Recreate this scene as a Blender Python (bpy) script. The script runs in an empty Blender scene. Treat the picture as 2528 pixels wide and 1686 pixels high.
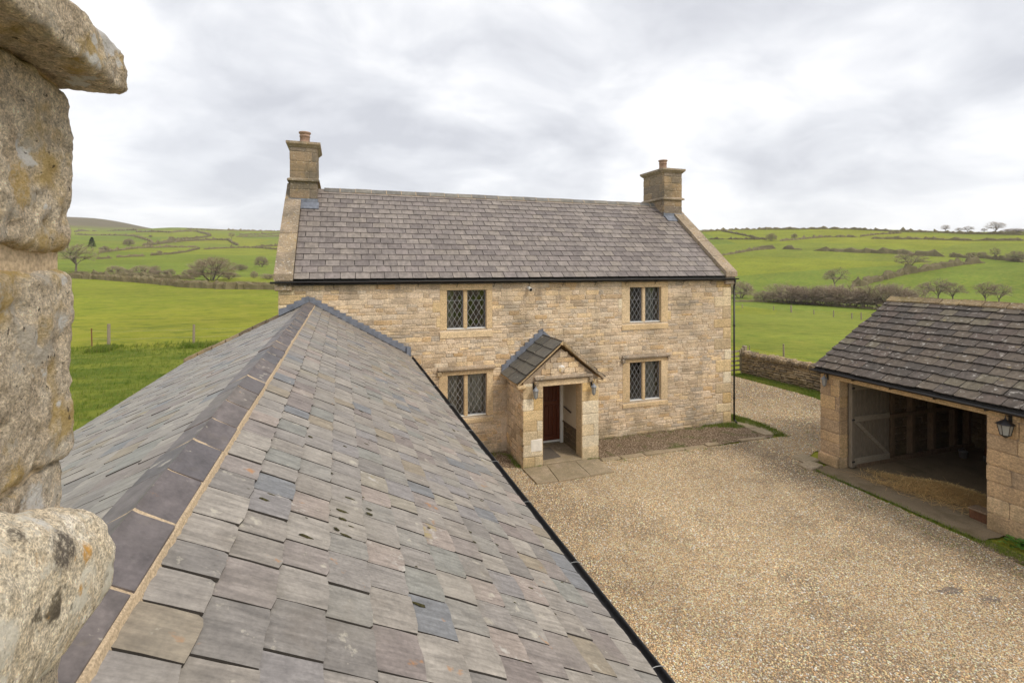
import bpy, math, random
import numpy as np
from mathutils import Vector, Matrix, noise as mnoise
rad=math.radians
SC=bpy.context.scene
COL=SC.collection
# ---------------------------------------------------------------- camera
S,C=0.3239,0.9461            # heading of the camera: 18.9 degrees east of the cottage's depth axis
CAMZ=5.21
cd=bpy.data.cameras.new('camera'); cam=bpy.data.objects.new('camera',cd); COL.objects.link(cam)
cam.location=(0,0,CAMZ); cam.rotation_euler=(rad(90),0,-math.asin(S))
cd.sensor_width=36; cd.lens=17.69; cd.shift_y=-0.0740; cd.clip_start=.05; cd.clip_end=12000
SC.camera=cam
# ---------------------------------------------------------------- sky and sun
SUN_AZ=rad(145); SUN_EL=rad(47)      # azimuth from +Y towards +X
world=bpy.data.worlds.new('World'); SC.world=world; world.use_nodes=True
wn=world.node_tree; wn.nodes.clear()
def wnode(t,**k):
    n=wn.nodes.new(t)
    for a,b in k.items(): setattr(n,a,b)
    return n
wl=wn.links.new
out=wnode('ShaderNodeOutputWorld'); sky=wnode('ShaderNodeTexSky',sky_type='NISHITA')
sky.sun_disc=False; sky.sun_elevation=SUN_EL; sky.sun_rotation=SUN_AZ
b1=wnode('ShaderNodeBackground'); b1.inputs[1].default_value=.12; wl(sky.outputs[0],b1.inputs[0])
tc=wnode('ShaderNodeTexCoord'); sep=wnode('ShaderNodeSeparateXYZ'); wl(tc.outputs['Generated'],sep.inputs[0])
def wm(op,a,b=None,clamp=False):
    n=wnode('ShaderNodeMath',operation=op,use_clamp=clamp)
    for i,v in enumerate((a,b)):
        if v is None: continue
        if hasattr(v,'links'): wl(v,n.inputs[i])
        else: n.inputs[i].default_value=v
    return n.outputs[0]
zz=wm('ADD',wm('MAXIMUM',sep.outputs[2],0.0),.34)
cx=wm('DIVIDE',sep.outputs[0],zz); cy=wm('DIVIDE',sep.outputs[1],zz)
comb=wnode('ShaderNodeCombineXYZ'); wl(cx,comb.inputs[0]); wl(cy,comb.inputs[1])
def wnoise(scale,detail,rough,off,dist=0):
    mp=wnode('ShaderNodeMapping'); mp.inputs['Location'].default_value=off; wl(comb.outputs[0],mp.inputs[0])
    mp.inputs['Rotation'].default_value=(0,0,.33); mp.inputs['Scale'].default_value=(1.0,1.1,1)
    n=wnode('ShaderNodeTexNoise'); n.inputs['Scale'].default_value=scale; n.inputs['Detail'].default_value=detail
    n.inputs['Roughness'].default_value=rough; n.inputs['Distortion'].default_value=dist; wl(mp.outputs[0],n.inputs['Vector']); return n.outputs[0]
na=wnoise(1.0,4,.5,(3.1,1.7,0),.5); nb=wnoise(2.9,5,.55,(7.3,2.2,0),.4)
fac=wm('ADD',wm('MULTIPLY',na,.62),wm('MULTIPLY',nb,.38))
ramp=wnode('ShaderNodeValToRGB'); wl(fac,ramp.inputs[0])
el=ramp.color_ramp.elements
el[0].position=.37; el[0].color=(.56,.57,.61,1); el[1].position=.62; el[1].color=(1.02,1.02,1.02,1)
e=el.new(.46); e.color=(.72,.73,.76,1); e=el.new(.54); e.color=(.90,.90,.91,1)
hz=wm('POWER',wm('SUBTRACT',1.0,wm('MULTIPLY',wm('MAXIMUM',sep.outputs[2],0.0),2.6),True),2.2)
mh=wnode('ShaderNodeMix',data_type='RGBA'); wl(wm('MULTIPLY',hz,.45),mh.inputs[0]); wl(ramp.outputs[0],mh.inputs[6]); mh.inputs[7].default_value=(.86,.86,.875,1)
b2=wnode('ShaderNodeBackground'); b2.inputs[1].default_value=.89; wl(mh.outputs[2],b2.inputs[0])
mx=wnode('ShaderNodeMixShader'); mx.inputs[0].default_value=.94; wl(b1.outputs[0],mx.inputs[1]); wl(b2.outputs[0],mx.inputs[2]); wl(mx.outputs[0],out.inputs[0])
sl=bpy.data.lights.new('sun','SUN'); sl.energy=1.5; sl.angle=rad(16); sl.color=(1,.91,.77)
so=bpy.data.objects.new('sun',sl); COL.objects.link(so)
sd=Vector((math.sin(SUN_AZ)*math.cos(SUN_EL),math.cos(SUN_AZ)*math.cos(SUN_EL),math.sin(SUN_EL)))
so.rotation_euler=sd.to_track_quat('Z','Y').to_euler(); so.location=(0,0,60)
SC.view_settings.view_transform='Standard'; SC.view_settings.look='None'; SC.view_settings.exposure=0.49; SC.view_settings.gamma=1
SC.view_settings.use_curve_mapping=False
# ---------------------------------------------------------------- shader helpers
class W:
    def __init__(s,name):
        s.m=bpy.data.materials.new(name); s.m.use_nodes=True; s.t=s.m.node_tree; s.t.nodes.clear()
        s.o=s.t.nodes.new('ShaderNodeOutputMaterial')
    def n(s,t,ins=None,**k):
        n=s.t.nodes.new(t)
        for a,b in k.items(): setattr(n,a,b)
        for a,b in (ins or {}).items():
            if hasattr(b,'links'): s.t.links.new(b,n.inputs[a])
            else: n.inputs[a].default_value=b
        return n
    def pos(s,scale=(1,1,1),rot=(0,0,0)):
        g=s.n('ShaderNodeNewGeometry').outputs['Position']
        if scale==(1,1,1) and rot==(0,0,0): return g
        if rot!=(0,0,0): g=s.n('ShaderNodeMapping',{0:g,'Rotation':rot}).outputs[0]
        return s.n('ShaderNodeMapping',{0:g,'Scale':scale}).outputs[0]
    def noise(s,scale,detail=3,rough=.55,vec=None,dist=0):
        return s.n('ShaderNodeTexNoise',{'Vector':vec or s.pos(),'Scale':scale,'Detail':detail,'Roughness':rough,'Distortion':dist}).outputs[0]
    def vor(s,scale,vec=None,feature='F1',out=0,rand=1):
        return s.n('ShaderNodeTexVoronoi',{'Vector':vec or s.pos(),'Scale':scale,'Randomness':rand},feature=feature).outputs[out]
    def ma(s,op,a,b=0.0,clamp=False): return s.n('ShaderNodeMath',{0:a,1:b},operation=op,use_clamp=clamp).outputs[0]
    def mr(s,v,a,b,c=0.0,d=1.0): return s.n('ShaderNodeMapRange',{0:v,1:a,2:b,3:c,4:d}).outputs[0]
    def mix(s,f,a,b,bt='MIX'):
        def c(x): return x if hasattr(x,'links') else (tuple(x)+(1,) if len(x)==3 else x)
        return s.n('ShaderNodeMix',{0:f,6:c(a),7:c(b)},data_type='RGBA',blend_type=bt).outputs[2]
    def rnd(s):
        a=s.n('ShaderNodeObjectInfo').outputs['Random']; b=s.n('ShaderNodeNewGeometry').outputs['Random Per Island']
        return s.ma('FRACT',s.ma('ADD',s.ma('MULTIPLY',a,7.31),s.ma('MULTIPLY',b,3.77)))
    def pal(s,fac,cols,const=False):
        r=s.n('ShaderNodeValToRGB',{0:fac}); e=r.color_ramp.elements; k=len(cols)
        if const: r.color_ramp.interpolation='CONSTANT'
        e[0].position=0; e[0].color=tuple(cols[0])+(1,); e[1].position=(k-1)/k if const else 1; e[1].color=tuple(cols[-1])+(1,)
        for i in range(1,k-1):
            x=e.new(i/k if const else i/(k-1)); x.color=tuple(cols[i])+(1,)
        return r.outputs[0]
    def bump(s,h,strength=.5,dist=.01,nrm=None):
        i={'Height':h,'Strength':strength,'Distance':dist}
        if nrm: i['Normal']=nrm
        return s.n('ShaderNodeBump',i).outputs[0]
    def done(s,col,rough=.85,nrm=None,metal=0,spec=.3,**k):
        i={'Base Color':col if hasattr(col,'links') else tuple(col)+(1,),'Roughness':rough,'Metallic':metal,'Specular IOR Level':spec}
        if nrm: i['Normal']=nrm
        i.update(k)
        p=s.n('ShaderNodeBsdfPrincipled',i); s.t.links.new(p.outputs[0],s.o.inputs[0]); return s.m
def lum(w,c,n,a,b):   # multiply colour by mapped noise
    v=w.mr(n,.3,.7,a,b); return w.mix(1.0,c,w.n('ShaderNodeCombineColor',{0:v,1:v,2:v}).outputs[0],'MULTIPLY')
def stone_mat(name,cols,dirt=.5,bscale=1,const=False,lichen=0,bdist=.012,dark=(.16,.135,.10)):
    w=W(name); r=w.rnd(); c=w.pal(r,cols,const)
    c=w.mix(w.mr(w.noise(3.1,4),.35,.68,0,.25),c,w.pal(w.noise(1.2,2),cols)); c=lum(w,c,w.noise(.75,4,.6),.84,1.14)
    n1=w.noise(26*bscale,6,.65); n2=w.noise(95*bscale,4,.6)
    c=lum(w,c,n1,.62,1.30); c=lum(w,c,n2,.78,1.20); c=lum(w,c,w.noise(1.0,5,.65,w.pos((7,7,38))),.78,1.18)
    st=w.mr(w.noise(.9,5,.6),.50,.70,0,dirt)
    c=w.mix(st,c,dark)
    sp=w.mr(w.noise(9*bscale,5,.7),.60,.72,0,.55*dirt)
    c=w.mix(sp,c,(.13,.105,.075))
    c=w.mix(w.mr(w.noise(1.0,4,.6,w.pos((3.2,3.2,.55),(0,0,0))),.56,.72,0,dirt*.7),c,(.17,.15,.125))
    zz_=w.n('ShaderNodeSeparateXYZ',{0:w.pos()}).outputs[2]; c=w.mix(w.ma('MULTIPLY',w.mr(w.ma('ADD',zz_,w.ma('MULTIPLY',w.noise(2.5,5,.65),1.6)),1.15,.75),dirt),c,(.20,.165,.09))
    if lichen:
        l1=w.mr(w.noise(14*bscale,5,.65),.58,.66,0,lichen); c=w.mix(l1,c,(.66,.62,.54))
        l2=w.mr(w.noise(6*bscale,4,.6,w.pos((1,1.2,1),(.4,.2,.9))),.62,.7,0,lichen); c=w.mix(l2,c,(.42,.29,.11))
    h=w.ma('ADD',w.ma('MULTIPLY',n1,.7),w.ma('MULTIPLY',n2,.3))
    return w.done(c,.92,w.bump(h,1.0,bdist*1.3),spec=.15)
RUB=[(.693,.531,.362),(.554,.424,.288),(.775,.622,.444),(.609,.480,.333),(.833,.622,.368),(.693,.565,.429),(.457,.352,.244),(.804,.650,.487),(.652,.502,.340),(.74,.62,.47),(.62,.42,.22),(.45,.385,.31),(.68,.56,.42)]
M={}
M['rubble']=stone_mat('weathered_rubble_limestone',RUB,.5)
M['mortar']=stone_mat('lime_mortar',[(.621,.512,.381),(.754,.625,.480)],.55,2.2)
M['ashlar']=stone_mat('dressed_limestone',[(.674,.506,.307),(.624,.461,.266),(.711,.558,.367)],.22,1.6,bdist=.004)
M['block']=stone_mat('sawn_limestone_block',[(.697,.531,.305),(.623,.466,.264),(.748,.609,.403),(.661,.466,.221),(.548,.428,.277),(.797,.700,.527)],.3,1.2,const=True,bdist=.006)
M['barnblock']=stone_mat('barn_limestone_block',[(.596,.418,.249),(.522,.369,.225),(.646,.454,.249),(.472,.344,.225),(.683,.504,.311)],.45,1.1,const=True,bdist=.008)
M['coping']=stone_mat('lichened_coping_stone',[(.448,.343,.238),(.370,.297,.224),(.515,.377,.210)],.95,1.3,lichen=.8,bdist=.015)
M['chimney']=stone_mat('weathered_chimney_stone',[(.309,.242,.176),(.371,.273,.181),(.268,.216,.170),(.402,.289,.176)],.95,1.2,const=True,lichen=.4)
M['drystone']=stone_mat('dry_wall_stone',[(.34,.255,.155),(.26,.20,.13),(.40,.30,.18),(.22,.175,.125),(.42,.33,.22)],.6,1.0,const=True,lichen=.25,bdist=.02)
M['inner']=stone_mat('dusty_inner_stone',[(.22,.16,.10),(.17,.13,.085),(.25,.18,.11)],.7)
def spot(w,c,ctr,r,col,str_=.9):
    d=w.n('ShaderNodeVectorMath',{0:w.pos(),1:ctr},operation='DISTANCE').outputs['Value']
    d=w.ma('ADD',d,w.ma('MULTIPLY',w.ma('SUBTRACT',w.noise(26,8,.78),.5),r*3.4)); return w.mix(w.ma('MULTIPLY',w.mr(d,r*.7,r*1.2,str_,0),w.mr(w.noise(120,4,.7),.36,.52,.35,1)),c,col)
# the lichened stone close to the camera
w=W('close_lichened_limestone'); P=w.pos()
c=w.pal(w.mr(w.noise(5,5,.6,dist=.6),.3,.7),[(.50,.40,.295),(.70,.60,.47),(.57,.47,.355),(.78,.69,.57)])
n1=w.noise(60,10,.78,w.pos((1,1,1.3))); n2=w.noise(140,5,.65); n3=w.noise(12,6,.65,dist=.5)
c=lum(w,c,n1,.62,1.55); c=lum(w,c,n2,.70,1.5); c=lum(w,c,w.noise(300,4,.7),.55,1.4); pit=w.mr(w.ma('ADD',w.vor(85),w.ma('MULTIPLY',n2,.35)),.13,.25); c=w.mix(pit,(.13,.10,.075),c)
c=w.mix(w.mr(w.noise(16,6,.65),.56,.70,0,.65),c,(.20,.155,.11))
c=w.mix(w.mr(w.noise(7,4,.6,w.pos((1,1,1),(.7,.1,.3))),.54,.64,0,.8),c,(.62,.44,.16))
c=w.mix(w.mr(w.noise(11,6,.7,w.pos((1,1,1),(.2,1.1,.3))),.555,.62,0,.85),c,(.66,.60,.52))
c=w.mix(w.mr(w.noise(5.5,5,.55,w.pos((1,1,1),(1.2,.3,.8))),.575,.59,0,.92),c,(.86,.84,.82))
c=w.mix(w.mr(w.noise(60,3,.6),.66,.7,0,.8),c,(.07,.06,.05))
for q_ in (((-.45,.99,4.842),.030),((-.445,1.05,5.115),.016),((-.445,.965,5.10),.012),((-.445,1.06,5.185),.010),((-.445,1.04,4.98),.007)): c=spot(w,c,q_[0],q_[1],(.87,.85,.83),.95)
for q_ in (((-.45,.93,5.215),.03),((-.445,.93,5.33),.03),((-.45,.92,4.90),.03)): c=spot(w,c,q_[0],q_[1],(.66,.45,.14),.7)
h=w.ma('ADD',w.ma('MULTIPLY',n1,.8),w.ma('MULTIPLY',n2,.4)); h=w.ma('ADD',h,w.ma('ADD',w.ma('MULTIPLY',n3,.5),w.ma('MULTIPLY',pit,.4)))
M['close']=w.done(c,.95,w.bump(h,1.0,.02),spec=.1)
w=W('close_lichened_band'); 
c=w.pal(w.mr(w.noise(9,5,.6,dist=.6),.3,.7),[(.62,.52,.38),(.78,.69,.55),(.64,.54,.40),(.84,.77,.66)])
n1=w.noise(70,10,.78); n2=w.noise(150,5,.65)
c=lum(w,c,n1,.55,1.45); c=lum(w,c,n2,.6,1.45); c=lum(w,c,w.noise(300,4,.7),.65,1.35)
c=w.mix(w.mr(w.ma('ADD',w.vor(7),w.ma('MULTIPLY',w.noise(40,4),.25)),.16,.30,.9,0),c,(.085,.075,.06))
c=w.mix(w.mr(w.noise(13,5,.7,w.pos((1,1,1),(.5,.1,.3))),.52,.60,0,.8),c,(.80,.76,.66))
c=w.mix(w.mr(w.noise(17,5,.6,w.pos((1,1,1),(.2,1.1,.3))),.60,.66,0,.85),c,(.09,.075,.055))
c=w.mix(w.mr(w.noise(17,6,.72,w.pos((1,1,1),(.9,.4,.3))),.62,.70,0,.8),c,(.60,.31,.06))
for q_ in (((-.37,.90,4.80),.030,(.10,.085,.075)),((-.39,.84,4.86),.016,(.12,.10,.08)),((-.36,.86,4.73),.014,(.11,.09,.07)),((-.37,.955,4.765),.014,(.68,.36,.08)),((-.365,.93,4.72),.009,(.62,.34,.08)),((-.40,.90,4.85),.02,(.84,.81,.76))): c=spot(w,c,*q_)
M['band']=w.done(c,.95,w.bump(w.ma('ADD',n1,w.ma('MULTIPLY',n2,.3)),.9,.008),spec=.1)
def slate_mat(name,cols,streak,dirt=.3,lich=.0,rough=.55,odd=None,bd=.004,sc=1,rot=(0,0,0)):
    w=W(name); r=w.rnd(); c=w.pal(r,cols,True)
    sv=w.pos(streak,rot); n0=w.noise(1.0*sc,6,.6,sv,.3); n1=w.noise(11*sc,5,.6); n2=w.noise(60*sc,4,.6)
    c=lum(w,c,n0,.72,1.26); c=lum(w,c,n1,.82,1.16); c=lum(w,c,n2,.84,1.14)
    if odd:
        c=w.mix(w.mr(w.noise(6.5,4,.6,w.pos((1,1,1),(.8,.2,.5))),.69,.75,0,.8),c,(.42,.20,.07)); c=w.mix(w.mr(w.noise(7.5,6,.65,w.pos((1,1,1),(.1,.7,1.5))),.64,.69,0,.7),c,(.50,.46,.38))
        c=w.mix(w.mr(w.noise(1.7,3,.5),.54,.68,0,.3),c,odd)
    c=w.mix(w.mr(w.noise(4.2,5,.65),.58,.70,0,dirt),c,(.14,.115,.09))
    if lich:
        c=w.mix(w.mr(w.noise(8,6,.7),.58,.66,0,lich),c,(.46,.43,.39))
        c=w.mix(w.mr(w.noise(5,5,.7,w.pos((1,1,1),(.3,.9,.1))),.64,.70,0,lich*.8),c,(.34,.27,.12))
    h=w.ma('ADD',w.ma('MULTIPLY',n0,.8),w.ma('ADD',w.ma('MULTIPLY',n1,.5),w.ma('MULTIPLY',n2,.22)))
    return w.done(c,rough,w.bump(h,.55,bd),spec=.35)
WS=[(.289,.261,.233),(.252,.229,.206),(.315,.284,.249),(.247,.229,.223),(.268,.239,.209),(.304,.272,.238),(.215,.197,.181),(.263,.246,.221),(.252,.219,.200),(.326,.293,.256),(.194,.197,.205),(.273,.229,.172),(.278,.251,.226),(.294,.266,.237),(.236,.231,.209),(.226,.192,.177),(.263,.239,.219)]
M['wslate']=slate_mat('riven_grey_slate',WS,(5,38,5),.3,.0,.5,(.26,.235,.19),.007)
M['lslate']=slate_mat('riven_grey_slate_with_lichen_patches',[(.309,.259,.228),(.297,.265,.217)],(5,38,5),.2,.95,.7,(.26,.235,.19),.007,sc=1.4)
M['hslate']=slate_mat('plain_grey_slate',[(.228,.195,.176),(.199,.170,.155),(.253,.217,.195),(.212,.182,.169),(.170,.144,.135),(.246,.210,.183),(.223,.189,.176)],(9,4,4),.12,.06,.5,None,.003)
M['bslate']=slate_mat('dark_stone_slate',[(.109,.084,.070),(.094,.076,.063),(.123,.097,.076),(.133,.107,.082),(.083,.070,.060),(.116,.093,.074),(.146,.124,.089),(.102,.084,.072)],(6,14,6),.25,.75,.8,None,.008,sc=.9)
M['pslate']=slate_mat('stained_porch_slate',[(.13,.125,.11),(.11,.105,.095),(.15,.14,.12)],(4,20,4),.5,.1,.7,(.17,.16,.12),.005)
M['ridge']=slate_mat('purple_grey_ridge_tile',[(.135,.116,.116),(.154,.131,.125),(.116,.104,.109),(.161,.138,.125),(.109,.103,.109)],(14,7,14),.35,.10,.5,(.17,.15,.14),.003)
M['hridge']=slate_mat('grey_ridge_tile',[(.19,.18,.165),(.22,.205,.18),(.17,.16,.15)],(3,3,3),.4,.2,.8,None,.004)
M['bridge']=stone_mat('mossy_ridge_tile',[(.32,.24,.14),(.27,.20,.12),(.36,.27,.15)],.5,1,const=True,lichen=.5,dark=(.12,.12,.03))
def plain(name,col,rough=.6,var=.15,sc=20,metal=0,bd=.002,spec=.3,streak=(1,1,1)):
    w=W(name); n=w.noise(sc,5,.6,w.pos(streak)); c=lum(w,w.mix(0.0,col,col),n,1-var,1+var)
    return w.done(c,rough,w.bump(n,.4,bd),metal,spec)
M['sedge']=plain('shaded_slate_edge',(.055,.048,.042),.9)  # dark colour on slate sides paints in the shade of the joints
M['joint']=stone_mat('earthy_joint_mortar',[(.338,.255,.179),(.425,.332,.241)],.5,2)
M['deck']=plain('dark_underlay',(.035,.032,.03),.9)
M['bed']=plain('gritty_bedding_mortar',(.50,.385,.26),.95,.35,120,bd=.006)
M['hbed']=plain('ridge_bedding_mortar',(.42,.32,.22),.95,.3,30)
M['lead']=plain('grey_lead_sheet',(.17,.185,.225),.45,.3,9,.0,.003,.5)
M['black']=plain('black_cast_iron',(.018,.016,.016),.42,.3,30,0,.001,.5)
M['white']=plain('white_gloss_paint',(.78,.77,.73),.4,.05)
M['plaster']=plain('cream_plaster',(.68,.60,.47),.85,.05,6)
M['paleblock']=plain('pale_repair_stone',(.74,.70,.63),.8,.12,8)
M['smudge']=plain('oily_smudge',(.17,.135,.105),.8,.5,14)
M['steel']=plain('galvanised_wire',(.45,.45,.44),.4,.1,10,.7)
M['frame']=plain('grey_painted_casement',(.20,.21,.23),.4,.1,10)
M['leadbar']=plain('pale_lead_came',(.42,.42,.43),.4,.15,30)
M['terra']=plain('terracotta',(.36,.235,.175),.8,.25,14)
M['door']=plain('red_brown_door_wood',(.105,.028,.013),.35,.35,6,0,.002,.5,(30,30,1.5))
M['oldwood']=plain('weathered_grey_planks',(.23,.195,.15),.85,.40,7,0,.004,.2,(16,16,.9))
M['oldledge']=plain('weathered_grey_ledge',(.33,.285,.22),.85,.35,7,0,.004,.2,(1,14,14))
M['post']=plain('weathered_fence_wood',(.30,.25,.18),.9,.3,9,0,.004,.2,(10,10,1.2))
M['redpost']=plain('brown_fence_wood',(.20,.10,.05),.9,.3,9,0,.004,.2,(10,10,1.2))
M['beam']=plain('barn_timber',(.22,.155,.10),.85,.35,6,0,.004,.2,(8,8,1))
M['mat']=plain('door_mat_fibre',(.125,.105,.085),.95,.35,45,bd=.006)
M['rust']=plain('rusty_brown_board',(.16,.075,.04),.8,.4,5)
M['cloth']=plain('pale_curtain_cloth',(.68,.66,.60),.9,.12,10)
M['room']=plain('dim_room_plaster',(.30,.27,.23),.9,.1,3)
w=W('window_glass')
g=w.n('ShaderNodeBsdfGlossy',{'Color':(.9,.93,.95,1),'Roughness':.04,'Normal':w.bump(w.noise(6,2),.12,.02)})
t=w.n('ShaderNodeBsdfTransparent',{'Color':(.62,.66,.66,1)}); fr=w.n('ShaderNodeFresnel',{'IOR':1.6})
mxs=w.n('ShaderNodeMixShader',{0:w.ma('ADD',fr.outputs[0],.03),1:t.outputs[0],2:g.outputs[0]}); w.t.links.new(mxs.outputs[0],w.o.inputs[0]); M['glass']=w.m
w=W('lantern_glass'); M['lglass']=w.done((.30,.31,.30),.12,spec=.8)
# gravel
w=W('buff_gravel'); P=w.pos()
big=w.noise(.33,4,.55); mid=w.noise(1.6,5,.6)
v=w.n('ShaderNodeTexVoronoi',{'Vector':P,'Scale':58.0}); v2=w.n('ShaderNodeTexVoronoi',{'Vector':P,'Scale':30.0})
cs=w.n('ShaderNodeSeparateColor',{0:v.outputs['Color']}); cs2=w.n('ShaderNodeSeparateColor',{0:v2.outputs['Color']})
c=w.pal(cs.outputs[0],[(.615,.403,.218),(.859,.593,.348),(.880,.803,.554),(.767,.515,.290),(.880,.880,.769),(.644,.451,.320),(.880,.649,.362)],True)
c=w.mix(.35,c,w.pal(cs2.outputs[0],[(.43,.32,.19),(.67,.54,.36),(.55,.42,.25),(.73,.62,.43)],True))
trk=w.noise(1.0,3,.55,w.pos((1.25,.16,1),(0,0,-.35))); mid=w.ma('ADD',w.ma('MULTIPLY',mid,.7),w.ma('MULTIPLY',trk,.3))
zone=w.ma('ADD',w.ma('MULTIPLY',big,.6),w.ma('MULTIPLY',mid,.4))
c=w.mix(w.mr(zone,.47,.56,0,.9),c,w.mix(.5,c,(.20,.155,.12)))
sx=w.n('ShaderNodeSeparateXYZ',{0:P})
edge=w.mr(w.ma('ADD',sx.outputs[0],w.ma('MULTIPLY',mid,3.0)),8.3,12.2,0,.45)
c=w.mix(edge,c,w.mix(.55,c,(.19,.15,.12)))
c=w.mix(w.mr(v.outputs['Distance'],.33,.62,0,.75),c,(.10,.07,.04))
c=w.mix(w.mr(w.noise(5,4,.6),.63,.72,0,.6),c,(.17,.12,.08))
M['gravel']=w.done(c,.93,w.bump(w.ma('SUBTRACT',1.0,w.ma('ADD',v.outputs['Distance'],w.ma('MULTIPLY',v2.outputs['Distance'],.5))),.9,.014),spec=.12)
w=W('gravel_stone'); M['pebble']=w.done(lum(w,w.pal(w.n('ShaderNodeNewGeometry').outputs['Random Per Island'],[(.668,.440,.237),(.880,.660,.384),(.880,.880,.592),(.797,.527,.296),(.880,.880,.844),(.574,.397,.267),(.880,.717,.400)],True),w.noise(.5,3),.8,1.15),.9,spec=.15)
w=W('dark_gritty_soil'); v=w.n('ShaderNodeTexVoronoi',{'Vector':w.pos(),'Scale':48.0}); cs=w.n('ShaderNodeSeparateColor',{0:v.outputs['Color']})
c=w.pal(cs.outputs[0],[(.15,.105,.07),(.24,.175,.12),(.11,.08,.052),(.42,.33,.24),(.18,.13,.085),(.13,.095,.06)],True)
c=w.mix(w.mr(w.noise(1.6,5,.6),.54,.64,0,.7),c,(.10,.115,.035))
M['soil']=w.done(c,.95,w.bump(v.outputs['Distance'],-.8,.012),spec=.1)
w=W('gritty_concrete'); c=w.pal(w.noise(2.2,6,.6),[(.17,.125,.08),(.27,.21,.135),(.22,.165,.105),(.31,.245,.165)])
c=lum(w,c,w.noise(45,4),.8,1.15); c=w.mix(w.mr(w.noise(1.1,5,.6),.52,.68,0,.6),c,(.12,.10,.05))
M['concrete']=w.done(c,.9,w.bump(w.noise(30,5),.6,.01),spec=.15)
M['flag']=stone_mat('worn_flagstone',[(.462,.370,.266),(.418,.325,.224),(.506,.404,.290)],.5,1.0,bdist=.006)
w=W('straw'); M['straw']=w.done(w.pal(w.n('ShaderNodeNewGeometry').outputs['Random Per Island'],[(.709,.472,.186),(.506,.320,.135),(.878,.625,.270),(.338,.220,.101)]),.8)
# pasture
w=W('pasture'); P=w.pos()
cell=w.n('ShaderNodeTexVoronoi',{'Vector':P,'Scale':.0085}); cc=w.n('ShaderNodeSeparateColor',{0:cell.outputs['Color']}).outputs[0]
c=w.pal(cc,[(.160,.210,.022),(.215,.245,.022),(.185,.220,.030),(.235,.250,.024),(.150,.205,.028)],True)
n1=w.noise(.045,4,.6); c=lum(w,c,n1,.76,1.22)
n2=w.noise(.55,5,.62,w.pos((1,1,1),(0,0,.4))); c=w.mix(w.mr(n2,.44,.66,0,.5),c,(.31,.285,.05))
n3=w.noise(1.15,6,.7,w.pos((.55,1.25,1),(0,0,.3))); c=w.mix(w.mr(n3,.51,.66,0,.75),c,(.070,.115,.014))
c=w.mix(w.mr(w.noise(.33,6,.7,w.pos((.5,1.4,1),(0,0,.2))),.56,.66,0,.5),c,(.085,.13,.02))
n4=w.noise(9,4,.65); c=lum(w,c,n4,.78,1.2)
sp=w.n('ShaderNodeSeparateXYZ',{0:P})
rg=w.ma('MULTIPLY',w.mr(sp.outputs[0],-3.2,-3.8),w.mr(w.ma('ADD',sp.outputs[1],w.ma('MULTIPLY',n2,3.0)),36.5,35.3)); c=w.mix(w.ma('MULTIPLY',rg,.75),c,w.mix(w.mr(w.noise(.7,5,.65,w.pos((.5,1.2,1))),.42,.6),(.055,.10,.012),(.16,.185,.028)))
zh=w.mr(sp.outputs[2],94,108)
moor=w.pal(w.noise(.012,5,.6),[(.19,.13,.105),(.15,.13,.07),(.24,.165,.13)])
c=w.mix(zh,c,moor)
M['pasture']=w.done(c,.95,w.bump(w.ma('ADD',w.ma('MULTIPLY',n3,1.0),w.ma('MULTIPLY',n4,.3)),.7,.12),spec=.1)
w=W('grass_blade'); r=w.n('ShaderNodeNewGeometry').outputs['Random Per Island']
c=w.pal(r,[(.090,.145,.016),(.140,.200,.022),(.180,.225,.030),(.240,.260,.050),(.320,.290,.100)])
c=w.mix(w.mr(w.noise(.6,4,.6),.42,.62,0,.6),c,(.065,.14,.010))
M['blade']=w.done(c,.7,spec=.2)
w=W('leaf_green'); M['leaf']=w.done(w.pal(w.rnd(),[(.06,.14,.02),(.10,.21,.03),(.14,.27,.04)]),.6)
def twig(name,cols):
    w=W(name); r=w.n('ShaderNodeNewGeometry').outputs['Random Per Island']; o=w.n('ShaderNodeObjectInfo').outputs['Random']
    c=w.pal(r,cols); return w.done(lum(w,c,w.ma('ADD',w.ma('MULTIPLY',o,.4),.3),.85,1.2),.95,spec=.05)
M['twig']=twig('winter_twigs',[(.317,.247,.196),(.413,.322,.257),(.254,.193,.143),(.366,.292,.211),(.476,.384,.302)])
M['hedge']=twig('winter_hedge',[(.172,.130,.084),(.244,.177,.123),(.144,.137,.065),(.287,.212,.149),(.201,.164,.092)])
M['bark']=plain('grey_bark',(.19,.155,.125),.95,.3,3)
M['conifer']=twig('dark_conifer',[(.03,.05,.028),(.045,.07,.035),(.02,.035,.02)])
M['moss']=plain('dark_moss_clump',(.05,.045,.015),.95,.5,60,bd=.006)
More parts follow.
